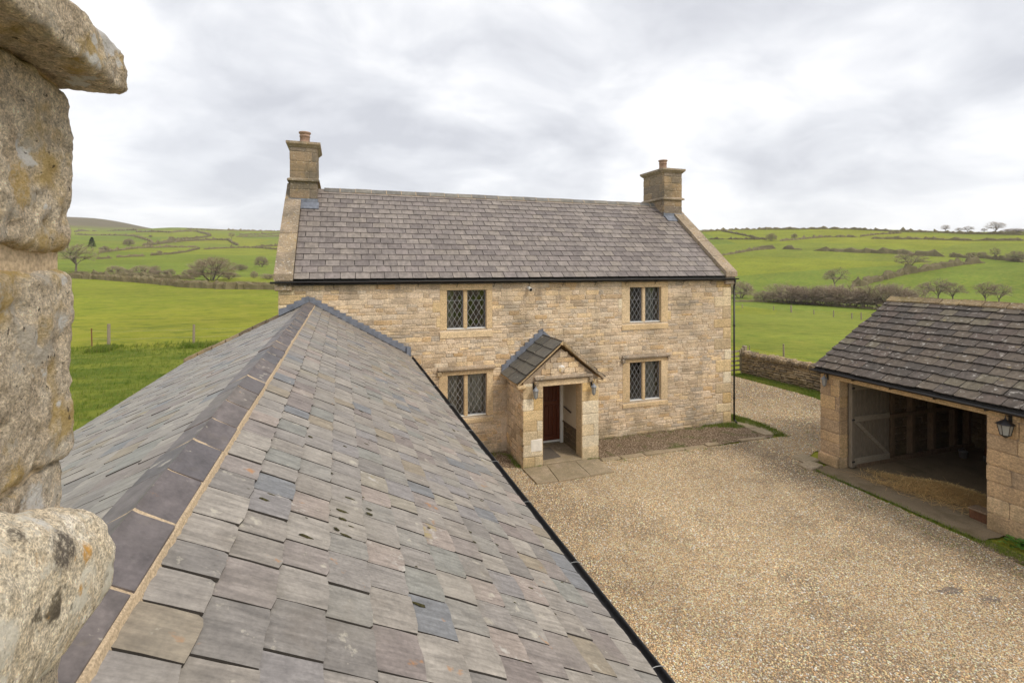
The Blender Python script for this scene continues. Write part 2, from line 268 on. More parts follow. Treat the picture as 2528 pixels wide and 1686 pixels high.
# ---------------------------------------------------------------- geometry helpers
RG=random.Random(11); NR=np.random.default_rng(5)
class MB:
    def __init__(s): s.v=[]; s.f=[]
    def add(s,v,f):
        o=len(s.v); s.v.extend([tuple(p) for p in v]); s.f.extend([tuple(i+o for i in q) for q in f]); return s
    def box(s,x0,x1,y0,y1,z0,z1):
        return s.add([(x0,y0,z0),(x1,y0,z0),(x1,y1,z0),(x0,y1,z0),(x0,y0,z1),(x1,y0,z1),(x1,y1,z1),(x0,y1,z1)],
            [(3,2,1,0),(4,5,6,7),(0,1,5,4),(1,2,6,5),(2,3,7,6),(3,0,4,7)])
    def prism(s,poly,a,b):      # poly: points as 3-tuples; extruded from offset a to offset b (vectors)
        n=len(poly); A=[Vector(p)+Vector(a) for p in poly]; B=[Vector(p)+Vector(b) for p in poly]
        return s.add(A+B,[tuple(range(n))[::-1],tuple(range(n,2*n))]+[(i,(i+1)%n,n+(i+1)%n,n+i) for i in range(n)])
    def tube(s,p0,p1,r0,r1,k=8,cap=True):
        p0=Vector(p0); p1=Vector(p1); d=(p1-p0).normalized(); a=d.orthogonal().normalized(); b=d.cross(a)
        V=[p0+(a*math.cos(2*math.pi*i/k)+b*math.sin(2*math.pi*i/k))*r0 for i in range(k)]+[p1+(a*math.cos(2*math.pi*i/k)+b*math.sin(2*math.pi*i/k))*r1 for i in range(k)]
        F=[(i,(i+1)%k,k+(i+1)%k,k+i) for i in range(k)]
        if cap: F+=[tuple(range(k))[::-1],tuple(range(k,2*k))]
        return s.add(V,F)
    def lathe(s,c,prof,k=16):   # prof: (radius, z)
        V=[];F=[]
        for r,z in prof:
            for i in range(k): V.append((c[0]+r*math.cos(2*math.pi*i/k),c[1]+r*math.sin(2*math.pi*i/k),c[2]+z))
        for j in range(len(prof)-1):
            for i in range(k): F.append((j*k+i,j*k+(i+1)%k,(j+1)*k+(i+1)%k,(j+1)*k+i))
        F.append(tuple(range(k))[::-1]); F.append(tuple(range((len(prof)-1)*k,len(prof)*k)))
        return s.add(V,F)
    def cbox(s,x0,x1,y0,y1,z0,z1,c=.01,j=0,R=RG):   # chamfered box, optional corner jitter
        V=[];idx={}
        for sx in (0,1):
            for sy in (0,1):
                for sz in (0,1):
                    jj=[R.uniform(-j,j) for _ in range(3)] if j else (0,0,0)
                    P=((x0,x1)[sx]+jj[0],(y0,y1)[sy]+jj[1],(z0,z1)[sz]+jj[2]); q=(1-2*sx,1-2*sy,1-2*sz)
                    for ax in range(3):
                        p=list(P)
                        for a in range(3):
                            if a!=ax: p[a]+=q[a]*c
                        idx[(sx,sy,sz,ax)]=len(V); V.append(p)
        F=[]
        I=lambda a,b,c_,ax: idx[(a,b,c_,ax)]
        F.append((I(0,0,0,0),I(0,0,1,0),I(0,1,1,0),I(0,1,0,0))); F.append((I(1,0,0,0),I(1,1,0,0),I(1,1,1,0),I(1,0,1,0)))
        F.append((I(0,0,0,1),I(1,0,0,1),I(1,0,1,1),I(0,0,1,1))); F.append((I(0,1,0,1),I(0,1,1,1),I(1,1,1,1),I(1,1,0,1)))
        F.append((I(0,0,0,2),I(0,1,0,2),I(1,1,0,2),I(1,0,0,2))); F.append((I(0,0,1,2),I(1,0,1,2),I(1,1,1,2),I(0,1,1,2)))
        for a in (0,1):
            for b in (0,1):
                F.append((I(0,a,b,1),I(1,a,b,1),I(1,a,b,2),I(0,a,b,2)))
                F.append((I(a,0,b,0),I(a,1,b,0),I(a,1,b,2),I(a,0,b,2)))
                F.append((I(a,b,0,0),I(a,b,1,0),I(a,b,1,1),I(a,b,0,1)))
                for c_ in (0,1): F.append((I(a,b,c_,0),I(a,b,c_,1),I(a,b,c_,2)))
        return s.add(V,F)
    def mesh(s,name):
        m=bpy.data.meshes.new(name); m.from_pydata([tuple(p) for p in s.v],[],s.f); return m
    def build(s,name,mat,parent=None,smooth=False,**k):
        m=s.mesh(name); m.materials.append(M[mat] if isinstance(mat,str) else mat)
        if smooth: m.shade_smooth()
        return link(name,m,parent,**k)
PW={}     # world matrices of the Empties
def link(name,data,parent=None,**k):
    o=bpy.data.objects.new(name,data); COL.objects.link(o)
    if parent is not None:
        o.parent=parent; o.matrix_parent_inverse=PW.get(parent.name,Matrix()).inverted()
    for a,b in k.items(): o[a]=b
    return o
def thing(name,label,cat,loc=(0,0,0),group=None,rz=0):
    o=bpy.data.objects.new(name,None); COL.objects.link(o); o.location=loc; o.empty_display_size=.3; o.rotation_euler=(0,0,rz)
    o['label']=label; o['category']=cat
    if group: o['group']=group
    PW[o.name]=Matrix.Translation(loc)@Matrix.Rotation(rz,4,'Z'); return o
def arr_mesh(name,V,F,mat,parent=None,**k):   # V (n,3) float array, F (m,3|4) int array
    m=bpy.data.meshes.new(name); n=len(V); q=F.shape[1]; mf=len(F)
    m.vertices.add(n); m.vertices.foreach_set('co',np.ascontiguousarray(V,dtype=np.float32).ravel())
    m.loops.add(mf*q); m.loops.foreach_set('vertex_index',np.ascontiguousarray(F,dtype=np.int32).ravel())
    m.polygons.add(mf); m.polygons.foreach_set('loop_start',np.arange(0,mf*q,q,dtype=np.int32)); m.polygons.foreach_set('loop_total',np.full(mf,q,dtype=np.int32))
    m.update(calc_edges=True); m.materials.append(M[mat]); return link(name,m,parent,**k)
def proj(p):
    fw=p[0]*S+p[1]*C; lat=p[0]*C-p[1]*S
    if fw<.3: return None
    return 1264+1242*lat/fw, 656.5-(p[2]-CAMZ)/fw*1242, fw
# a variant is (verts array, faces, mesh); pieces are (variant, Matrix, size)
def variant(mb,name,mat,mi=None,edge=None):
    m=mb.mesh(name); m.materials.append(M[mat])
    if mi: m.materials.append(M[edge]); m.polygons.foreach_set('material_index',mi)
    return (np.array([tuple(p) for p in mb.v],dtype=float),mb.f,m,mat,mi,edge)
def pieces(parent,name,recs,limit=300,rest=None):
    sc=[]
    for r in recs:
        p=r[1].translation; q=proj(p)
        s=0
        if q and -60<q[0]<2590 and -60<q[1]<1750: s=r[2]/q[2]
        sc.append(s)
    order=sorted(range(len(recs)),key=lambda i:-sc[i]); top=[i for i in order[:limit] if sc[i]>0]; ts=set(top)
    for i in sorted(top):
        v,mx_,_=recs[i][:3]
        o=link(name,v[2],parent)
        o.matrix_basis=mx_
    left=[recs[i] for i in range(len(recs)) if i not in ts]
    if left:
        bym={}
        for r in left: bym.setdefault(r[0][3],[]).append(r)
        for mat,rs in bym.items():
            V=[];F=[];o=0;MI=[]
            for v,mx_,_ in [r[:3] for r in rs]:
                A=np.array(mx_); V.append(v[0]@A[:3,:3].T+A[:3,3]); F.extend([tuple(i+o for i in f) for f in v[1]]); o+=len(v[0]); MI.extend(v[4] or [0]*len(v[1])); eg=v[5]
            V=np.concatenate(V); m=bpy.data.meshes.new(rest or name); m.from_pydata(V.tolist(),[],F); m.materials.append(M[mat])
            if any(MI): m.materials.append(M[eg]); m.polygons.foreach_set('material_index',MI)
            link(rest or name,m,parent,kind='stuff')
def frame(o,u,v,n,su=1,sv=1,sn=1):
    u=Vector(u)*su; v=Vector(v)*sv; n=Vector(n)*sn
    return Matrix(((u.x,v.x,n.x,o[0]),(u.y,v.y,n.y,o[1]),(u.z,v.z,n.z,o[2]),(0,0,0,1)))
def stone_variants(name,mat,rough=1.0,seed=1):
    R=random.Random(seed); out={}
    for asp in (1,1.7,2.6,4):
        L=[]
        for k in range(5):
            mb=MB(); pts=[]; a=.5; c=.16*min(1,rough+.2)
            hx=.5; base=[(-hx+c/asp,-a),(0.0,-a),(hx-c/asp,-a),(hx,-a+c),(hx,a-c),(hx-c/asp,a),(R.uniform(-.15,.15),a),(-hx+c/asp,a),(-hx,a-c),(-hx,-a+c)]
            base=[(x+R.uniform(-.035,.035)*rough/asp*1.6,y+R.uniform(-.06,.06)*rough) for x,y in base]
            n=len(base)
            ring=lambda z,i,jz=0:[(x*(1-i*2/asp) ,y*(1-i*2),z+R.uniform(-jz,jz)) for x,y in base]
            V=ring(-1.5,0)+ring(.45,0,.1)+ring(1,.09,.22*rough)+[(R.uniform(-.1,.1),R.uniform(-.1,.1),1+R.uniform(-.1,.3)*rough)]
            F=[(i,(i+1)%n,n+(i+1)%n,n+i) for i in range(n)]+[(n+i,n+(i+1)%n,2*n+(i+1)%n,2*n+i) for i in range(n)]+[(2*n+i,2*n+(i+1)%n,3*n) for i in range(n)]
            mb.add(V,F); L.append(variant(mb,name,mat))
        out[asp]=L
    return out
def pick(vs,w,h,R=RG):
    a=w/h; k=min(vs,key=lambda q:abs(math.log(q/a))); return R.choice(vs[k])
def coursed(recs,vs,o,ux,un,x0,x1,z0,z1,excl,hr,wr,proud,gap=.012,top=None,R=RG,wav=.004,bottom=None):
    """coursed stones on the vertical plane through o with horizontal direction ux and outward normal un; excl: (x0,x1,z0,z1)"""
    z=z0
    while z<z1-.03:
        h=min(R.uniform(*hr),z1-z)
        if z1-z-h<.04: h=z1-z
        cuts=[(x0,x1,z,z+h)]
        for ex in excl:
            nc=[]
            for (a,b,c,d) in cuts:
                if ex[1]<=a or ex[0]>=b or ex[3]<=c or ex[2]>=d: nc.append((a,b,c,d)); continue
                if ex[0]>a: nc.append((a,ex[0],c,d))
                if ex[1]<b: nc.append((ex[1],b,c,d))
                m0,m1=max(a,ex[0]),min(b,ex[1])
                if ex[2]-c>.035: nc.append((m0,m1,c,ex[2]))
                if d-ex[3]>.035: nc.append((m0,m1,ex[3],d))
            cuts=nc
        for (a,b,c,d) in cuts:
            x=a
            while x<b-.02:
                hh=d-c; w_=R.uniform(*wr)*(.65+hh/ (hr[1]) *.5)
                if b-x-w_<.09: w_=b-x
                if w_>wr[1]*1.6: w_=w_/2
                xm=x+w_/2; zm=(c+d)/2
                sub=[(zm,hh)]
                if hh>.11 and w_<.2 and R.random()<.25: sub=[(c+hh*.27,hh*.52),(c+hh*.77,hh*.46)]
                for zc,h2 in sub:
                    ok=True
                    if top and zc+h2*.3>top(xm): ok=False
                    if bottom and zc<bottom(xm): ok=False
                    if ok:
                        g=gap*R.uniform(.5,1.3); sw=max(.03,w_-g); sh=max(.02,h2-g)
                        P=Vector(o)+Vector(ux)*xm+Vector((0,0,zc+R.uniform(-wav,wav)))+Vector(un)*R.uniform(0,proud*.25)
                        t=R.uniform(-.012,.012)*(1 if w_<.4 else .3); u=Vector(ux)*math.cos(t)+Vector((0,0,1))*math.sin(t); v=Vector(un).cross(u)
                        recs.append((pick(vs,sw,sh,R),frame(P,u,v,un,sw,sh,proud*R.uniform(.5,1.15)),math.sqrt(sw*sh)))
                x+=w_
        z+=h
def slate_variants(name,mat,ragged,seed,n=8,chip=.25):
    R=random.Random(seed); L=[]
    for k in range(n):
        mb=MB(); jg=lambda a: R.uniform(-a,a)*ragged
        tail=[(.5+jg(.012),.985+jg(.012)),(.27,1+jg(.02)),(.02,1+jg(.022)),(-.25,1+jg(.02)),(-.5+jg(.012),.985+jg(.012))]
        if R.random()<chip*ragged: tail[0]=(.5,.93); tail.insert(1,(.42,.99))
        if R.random()<chip*ragged: tail[-1]=(-.5,.94); tail.insert(-1,(-.43,.995))
        side=[(-.5+jg(.012),.6),(-.5+jg(.01),.25),(-.5,0),(.5,0),(.5+jg(.01),.25),(.5+jg(.012),.6)]
        P=tail+side; m=len(P)
        top=[(x*.992,y-.004,1+jg(.12)) for x,y in P]; bot=[(x,y,0) for x,y in P]
        cen=[(jg(.1),.62,1.03+jg(.1))]
        mb.add(top+bot+cen,[(i,(i+1)%m,2*m) for i in range(m)][::1]+[(m+i,m+(i+1)%m,(i+1)%m,i) for i in range(m)])
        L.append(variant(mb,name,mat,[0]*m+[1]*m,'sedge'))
    return L
def slates(recs,vs,eave,udir,sdir,nrm,umin,umax,Lslope,exp,wr,thick,over=.08,jit=.003,stag=None,last=None,R=RG,gap=.004,special=None):
    """eave: a point on the eave line; udir along the eave; sdir DOWN the slope; courses counted up from the eave"""
    eave=Vector(eave); udir=Vector(udir); sdir=Vector(sdir).normalized(); nrm=Vector(nrm).normalized()
    k=0; s=Lslope
    while s>exp*.35:
        L=min(exp+over,s+.02); ht=thick*1.55*L/(exp+.0001)/1.0
        u=umin+(R.uniform(-wr[1],0) if stag is None else (-(k%2)*stag*wr[0]))
        jt=0
        while u<umax:
            w_=R.uniform(*wr); a=max(u,umin); b=min(u+w_,umax)
            if b-a>.05:
                up=(s-L-Lslope); tail=(s-Lslope)+R.uniform(-jit,jit)*2.2
                hn=R.uniform(-jit,jit)*.6; tn=ht+R.uniform(-.3,1)*jit
                H=eave+udir*((a+b)/2)+sdir*up+nrm*(max(0,hn)); T=eave+udir*((a+b)/2)+sdir*tail+nrm*tn
                vd=T-H; ll=vd.length; vd.normalize(); rz=R.uniform(-jit,jit)*1.6; uu=(udir+sdir*rz).normalized()
                nn=uu.cross(vd)
                if nn.dot(nrm)<0: nn=-nn
                vv=R.choice(vs)
                if special and R.random()<special[1]: vv=R.choice(special[0])
                recs.append((vv,frame(H,uu,vd,nn,(b-a)-gap*R.uniform(.5,1.6),ll,thick*R.uniform(.8,1.25)),math.sqrt((b-a)*exp)))
            u+=w_
        s-=exp; k+=1
# ---------------------------------------------------------------- terrain
def sst(a,b,x):
    t=np.clip((x-a)/(b-a),0,1); return t*t*(3-2*t)
TL=np.array([(0,-.02),(15,-.02),(24,.15),(33,.42),(60,.45),(115,.5),(170,.8),(235,2.2),(350,7),(480,16),(580,24),(930,52),(1280,85),(1400,93),(1700,104),(2000,110),(2600,60),(4000,20)])
TR=np.array([(0,-.02),(25,-.02),(37,-.3),(60,-1.9),(150,-7.4),(190,-7.9),(225,-6.8),(260,-4.6),(312,2.1),(395,11.4),(520,27.5),(620,42),(700,43),(1000,25),(4000,10)])
def tz(x,y):
    x=np.asarray(x,float); y=np.asarray(y,float)
    fw=x*S+y*C; lat=x*C-y*S; r=np.hypot(fw,lat); ph=np.degrees(np.arctan2(lat,fw))
    zl=np.interp(r,TL[:,0],TL[:,1]); k=(1-sst(-40,-33,ph))*(r>600)
    zl=zl*(1-.17*k*sst(600,1200,r)*(1-sst(1500,1800,r)))+38*k*sst(1500,2000,r)
    zr=np.interp(r,TR[:,0],TR[:,1]); zr=np.where(zr>0,zr*np.interp(ph,[20,32,42,60],[1.1,1.04,.85,.78]),zr)
    w=sst(-18,14,ph); z=zl*(1-w)+zr*w; b=sst(110,175,np.abs(ph)); z=z*(1-b)+(.5*zl+.5*zr)*b
    return z+np.where(r>45,(np.sin(x*.031+1)*np.cos(y*.027)*.5+np.sin(x*.011)*np.sin(y*.009+2)*1.2)*sst(45,300,r),0)
def tzf(x,y): return float(tz(x,y))
rs=np.concatenate([[0.5],np.geomspace(3,4000,230)]); th=np.linspace(0,2*math.pi,641)[:-1]
Rg,Tg=np.meshgrid(rs,th,indexing='ij'); X=Rg*np.sin(Tg); Y=Rg*np.cos(Tg); Z=tz(X,Y)
V=np.stack([X,Y,Z],-1).reshape(-1,3); n1_,n2_=Rg.shape
I,J=np.meshgrid(np.arange(n1_-1),np.arange(n2_),indexing='ij'); J2=(J+1)%n2_
F=np.stack([I*n2_+J,I*n2_+J2,(I+1)*n2_+J2,(I+1)*n2_+J],-1).reshape(-1,4)[:, ::-1]
g=arr_mesh('fields',V,F,'pasture',kind='structure'); g.data.shade_smooth()
# ---------------------------------------------------------------- yard, bed, paving
def blob_poly(pts,step=.25,amp=.05,seed=3):
    R=random.Random(seed); out=[]
    for i in range(len(pts)):
        a=Vector(pts[i]+(0,)); b=Vector(pts[(i+1)%len(pts)]+(0,)); n=max(1,int((b-a).length/step)); d=(b-a).normalized(); nn=Vector((-d.y,d.x,0))
        for k in range(n):
            p=a.lerp(b,k/n)+nn*R.uniform(-amp,amp); out.append((p.x,p.y))
    return out
def inpoly(P,x,y):
    c=np.zeros(np.shape(x),bool); n=len(P)
    for i in range(n):
        x1,y1=P[i]; x2,y2=P[(i+1)%n]
        if y1==y2: continue
        c^=((y1>y)!=(y2>y))&(x<(x2-x1)*(y-y1)/(y2-y1)+x1)
    return c
def sheet(name,pts,z,mat,**k):
    import mathutils.geometry as mg
    tri=mg.tessellate_polygon([[Vector((x,y,0)) for x,y in pts]]); mb=MB(); mb.v=[(x,y,z) for x,y in pts]
    mb.f=[tuple(t) if (Vector(pts[t[1]])-Vector(pts[t[0]])).cross(Vector(pts[t[2]])-Vector(pts[t[0]]))>0 else tuple(t)[::-1] for t in tri]
    return mb.build(name,mat,**k)
YARD=[(1.5,-14),(11.4,-14),(11.15,4.8),(11.35,6.2),(11.46,9.6),(11.9,10.25),(12.6,10.6),(17.3,10.8),(17.75,15.6),(17.6,19.2),(15.2,19.5),(13.6,17.5),(13.0,15.6),(12.9,14.2),(13.1,13.0),(12.9,11.9),(12.2,11.85),(6.6,11.88),(6.56,12.4),(4.4,12.2),(4.2,12.6),(1.5,12.9)]
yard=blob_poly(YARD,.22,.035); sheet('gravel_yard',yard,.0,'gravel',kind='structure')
sheet('planting_bed',blob_poly([(6.5,11.9),(12.5,11.9),(12.7,12.5),(12.4,13.6),(6.5,13.6)],.3,.02,4),.012,'soil',kind='structure')
sheet('side_bed',blob_poly([(1.5,12.55),(3.6,12.5),(4.46,12.2),(4.5,13.6),(1.5,13.6)],.2,.04,5),.012,'soil',kind='structure')
# pebbles with real relief on the yard
def gravel(n,x0,x1,y0,y1,smin,smax,poly,mat,name,z=.0,pw=1.6,seed=7):
    q=np.random.default_rng(seed); xs=q.uniform(x0,x1,n*3); ys=q.uniform(y0,y1,n*3)
    d=np.hypot(xs,ys); keep=inpoly(poly,xs,ys)&(q.random(n*3)<np.minimum(1,(5.2/np.maximum(d,3))**pw)); xs=xs[keep][:n]; ys=ys[keep][:n]; m=len(xs)
    s=q.uniform(smin,smax,(m,1))*q.uniform(.7,1.3,(m,3)); s[:,2]*=.6
    a=q.uniform(0,6.28,m); ca,sa=np.cos(a),np.sin(a)
    base=np.array([(1,0,0),(0,1,0),(-1,0,0),(0,-1,0),(.1,.1,1),(0,0,-.6)]); v=base[None]*s[:,None,:]+q.normal(0,.12,(m,6,3))*s[:,None,:]
    x=v[...,0]*ca[:,None]-v[...,1]*sa[:,None]+xs[:,None]; y=v[...,0]*sa[:,None]+v[...,1]*ca[:,None]+ys[:,None]; zz_=v[...,2]+z+s[:,2:3]*.25
    V=np.stack([x,y,zz_],-1).reshape(-1,3); f=np.array([(0,1,4),(1,2,4),(2,3,4),(3,0,4),(1,0,5),(2,1,5),(3,2,5),(0,3,5)])
    F=(f[None]+np.arange(m)[:,None,None]*6).reshape(-1,3); o=arr_mesh(name,V,F,mat,kind='stuff'); o.data.shade_smooth(); return o
gravel(110000,1.6,13,1.0,13,.008,.0155,YARD,'pebble','loose_gravel')
gravel(6000,11.4,17.8,10,19.4,.012,.026,YARD,'pebble','drive_gravel',pw=0,seed=9)
gravel(5000,6.5,12.5,12.05,13.4,.008,.02,[(6.5,12.05),(12.5,12.05),(12.5,13.4),(6.5,13.4)],'soil','bed_grit',.01,0,12)
for cx_,cy_,sx_,sy_ in ((9.25,5.35,.22,.09),(9.62,5.02,.20,.08)):
    R_=random.Random(int(cx_*10)); sheet('damp_patch',[(cx_+math.cos(a*.449)*sx_*R_.uniform(.55,1.2)-math.sin(a*.449)*.05,cy_+math.sin(a*.449)*sy_*R_.uniform(.55,1.2)) for a in range(14)],.005,'smudge',kind='structure')
# flagstones and edging
pav=MB().box(4.46,6.52,11.16,12.06,-.08,.004).build('paving','mortar',kind='structure')
for a in [[(4.44,11.13),(4.98,11.12),(5.08,12.07),(4.42,12.07)],[(5.0,11.10),(5.86,11.12),(5.90,12.07),(5.10,12.07)],[(5.88,11.14),(6.54,11.16),(6.56,12.06),(5.92,12.07)]]:
    mb=MB(); mb.prism([(x,y,0) for x,y in a],(0,0,-.03),(0,0,.035)); o=mb.build('flagstone','flag',pav)
x=6.62
while x<12.1:
    w_=RG.uniform(.42,.78)
    if RG.random()<.86: MB().cbox(x,x+w_-.02,11.86+RG.uniform(-.02,.02),12.04+RG.uniform(-.02,.02),-.03,.035+RG.uniform(-.015,.012),.012,.01).build('edging_stone','flag',pav)
    x+=w_
for a in [(12.32,12.95,12.72,13.42),(12.30,12.96,12.05,12.70)]: MB().cbox(*a,-.02,.03,.01,.012).build('flagstone','flag',pav)
# ================================================================ the cottage
YF=13.44; HX0,HX1=-1.41,12.27
house=thing('stone_cottage','two-storey honey-coloured limestone cottage with grey slate roof and a chimney at each gable','house',(5.4,YF,0))
sv=stone_variants('stone','rubble',1.35,3); bv=stone_variants('stone','block',.25,4); cv=stone_variants('stone','chimney',.35,5)
WIN=[(2.74,3.85,3.47,4.54,0),(8.42,9.55,3.45,4.54,1),(2.76,3.86,1.07,2.23,2),(8.42,9.55,1.03,2.23,3)]
DOOR=(5.12,6.12,.06,2.12)
def wall_holes(mb,x0,x1,z0,z1,y0,y1,holes):
    xs=sorted({x0,x1}|{h[i] for h in holes for i in (0,1)}); zs=sorted({z0,z1}|{h[i] for h in holes for i in (2,3)})
    solid=lambda i,j: 0<=i<len(xs)-1 and 0<=j<len(zs)-1 and not any(h[0]<=xs[i] and xs[i+1]<=h[1] and h[2]<=zs[j] and zs[j+1]<=h[3] for h in holes)
    for i in range(len(xs)-1):
        for j in range(len(zs)-1):
            if not solid(i,j): continue
            a,b,c,d=xs[i],xs[i+1],zs[j],zs[j+1]
            mb.add([(a,y0,c),(b,y0,c),(b,y0,d),(a,y0,d)],[(0,1,2,3)]); mb.add([(a,y1,c),(b,y1,c),(b,y1,d),(a,y1,d)],[(3,2,1,0)])
            if not solid(i-1,j): mb.add([(a,y0,c),(a,y0,d),(a,y1,d),(a,y1,c)],[(0,1,2,3)])
            if not solid(i+1,j): mb.add([(b,y0,c),(b,y1,c),(b,y1,d),(b,y0,d)],[(0,1,2,3)])
            if not solid(i,j-1): mb.add([(a,y0,c),(a,y1,c),(b,y1,c),(b,y0,c)],[(0,1,2,3)])
            if not solid(i,j+1): mb.add([(a,y0,d),(b,y0,d),(b,y1,d),(a,y1,d)],[(0,1,2,3)])
RY,RZ,EY,EZ=16.7,7.58,13.30,4.86
hole=[(a-.02,b+.02,c-.02,d+.02) for a,b,c,d,_ in WIN]+[DOOR]
fw_=MB(); wall_holes(fw_,HX0,HX1,-.3,4.72,YF,YF+.45,hole); front=fw_.build('front_wall','mortar',house)
ow=MB(); ow.box(HX0,HX1,19.5,19.95,-.3,4.8)
for a in (HX0,HX1-.42): ow.prism([(0,YF+.452,-.3),(0,19.49,-.3),(0,19.49,4.85),(0,RY,RZ-.1),(0,YF+.452,5.0)],(a,0,0),(a+.42,0,0))
ow.build('gable_walls','rubble',house)
inn=MB(); inn.box(HX0+.43,HX1-.43,YF+.5,19.4,2.55,2.8); inn.box(HX0+.43,HX1-.43,YF+.46,19.45,-.1,-.05); inn.box(HX0+.43,HX1-.43,YF+.46,19.45,4.92,4.95)
for xx in (4.8,7.2): inn.box(xx,xx+.12,YF+.5,19.4,0,4.9)
inn.box(HX0+.5,HX1-.5,16.6,16.7,0,4.9); inn.build('inside_floors_and_partitions','room',house)
# surrounds
SUR=[(2.55,4.02,3.25,4.70),(8.14,9.80,3.24,4.70),(2.52,4.04,.90,2.33),(8.17,9.79,.86,2.33)]
ex=[s for s in SUR]+[(4.40,6.66,-.3,3.05)]
ex=ex[:4]
ex+=[(2.35,2.56,3.95,4.22),(2.45,2.56,3.55,3.80),(8.02,8.15,3.9,4.2),(9.79,9.92,3.5,3.78)]
# quoins right and left
qz=.0; k=0; quo=[]
while qz<4.6:
    h=RG.uniform(.26,.40); w_=.62 if k%2 else .30; w_*=RG.uniform(.85,1.15)
    quo.append((HX1-w_,HX1+.01,qz,min(qz+h,4.70))); qz+=h; k+=1
qz=3.95
for w_,h in ((.42,.30),(.62,.24),(.36,.21)): quo.append((HX0-.01,HX0+w_,qz,qz+h)); qz+=h
rec=[]
for q in quo:
    w_,h=q[1]-q[0],q[3]-q[2]
    rec.append((pick(bv,w_,h),frame(((q[0]+q[1])/2,YF,(q[2]+q[3])/2),(1,0,0),(0,0,1),(0,-1,0),w_-.008,h-.008,.022),.6))
for q in ex[4:]: rec.append((pick(bv,1,1),frame(((q[0]+q[1])/2,YF,(q[2]+q[3])/2),(1,0,0),(0,0,1),(0,-1,0),q[1]-q[0]-.006,q[3]-q[2]-.006,.012),.3))
WX=1.68; wingtop=lambda x: 4.275-(x+.715)*.589
def bot(x):
    if x<WX+.15: return wingtop(x)+.02
    if 4.3<x<6.77: return 3.10-abs(x-5.53)*.80
    return .03
coursed(rec,sv,(0,YF,0),(1,0,0),(0,-1,0),HX0,HX1,-.12,4.72,ex+quo,(.055,.15),(.11,.46),.013,.009,bottom=bot,wav=.010)
pieces(front,'stone',rec,300,'small_stones')
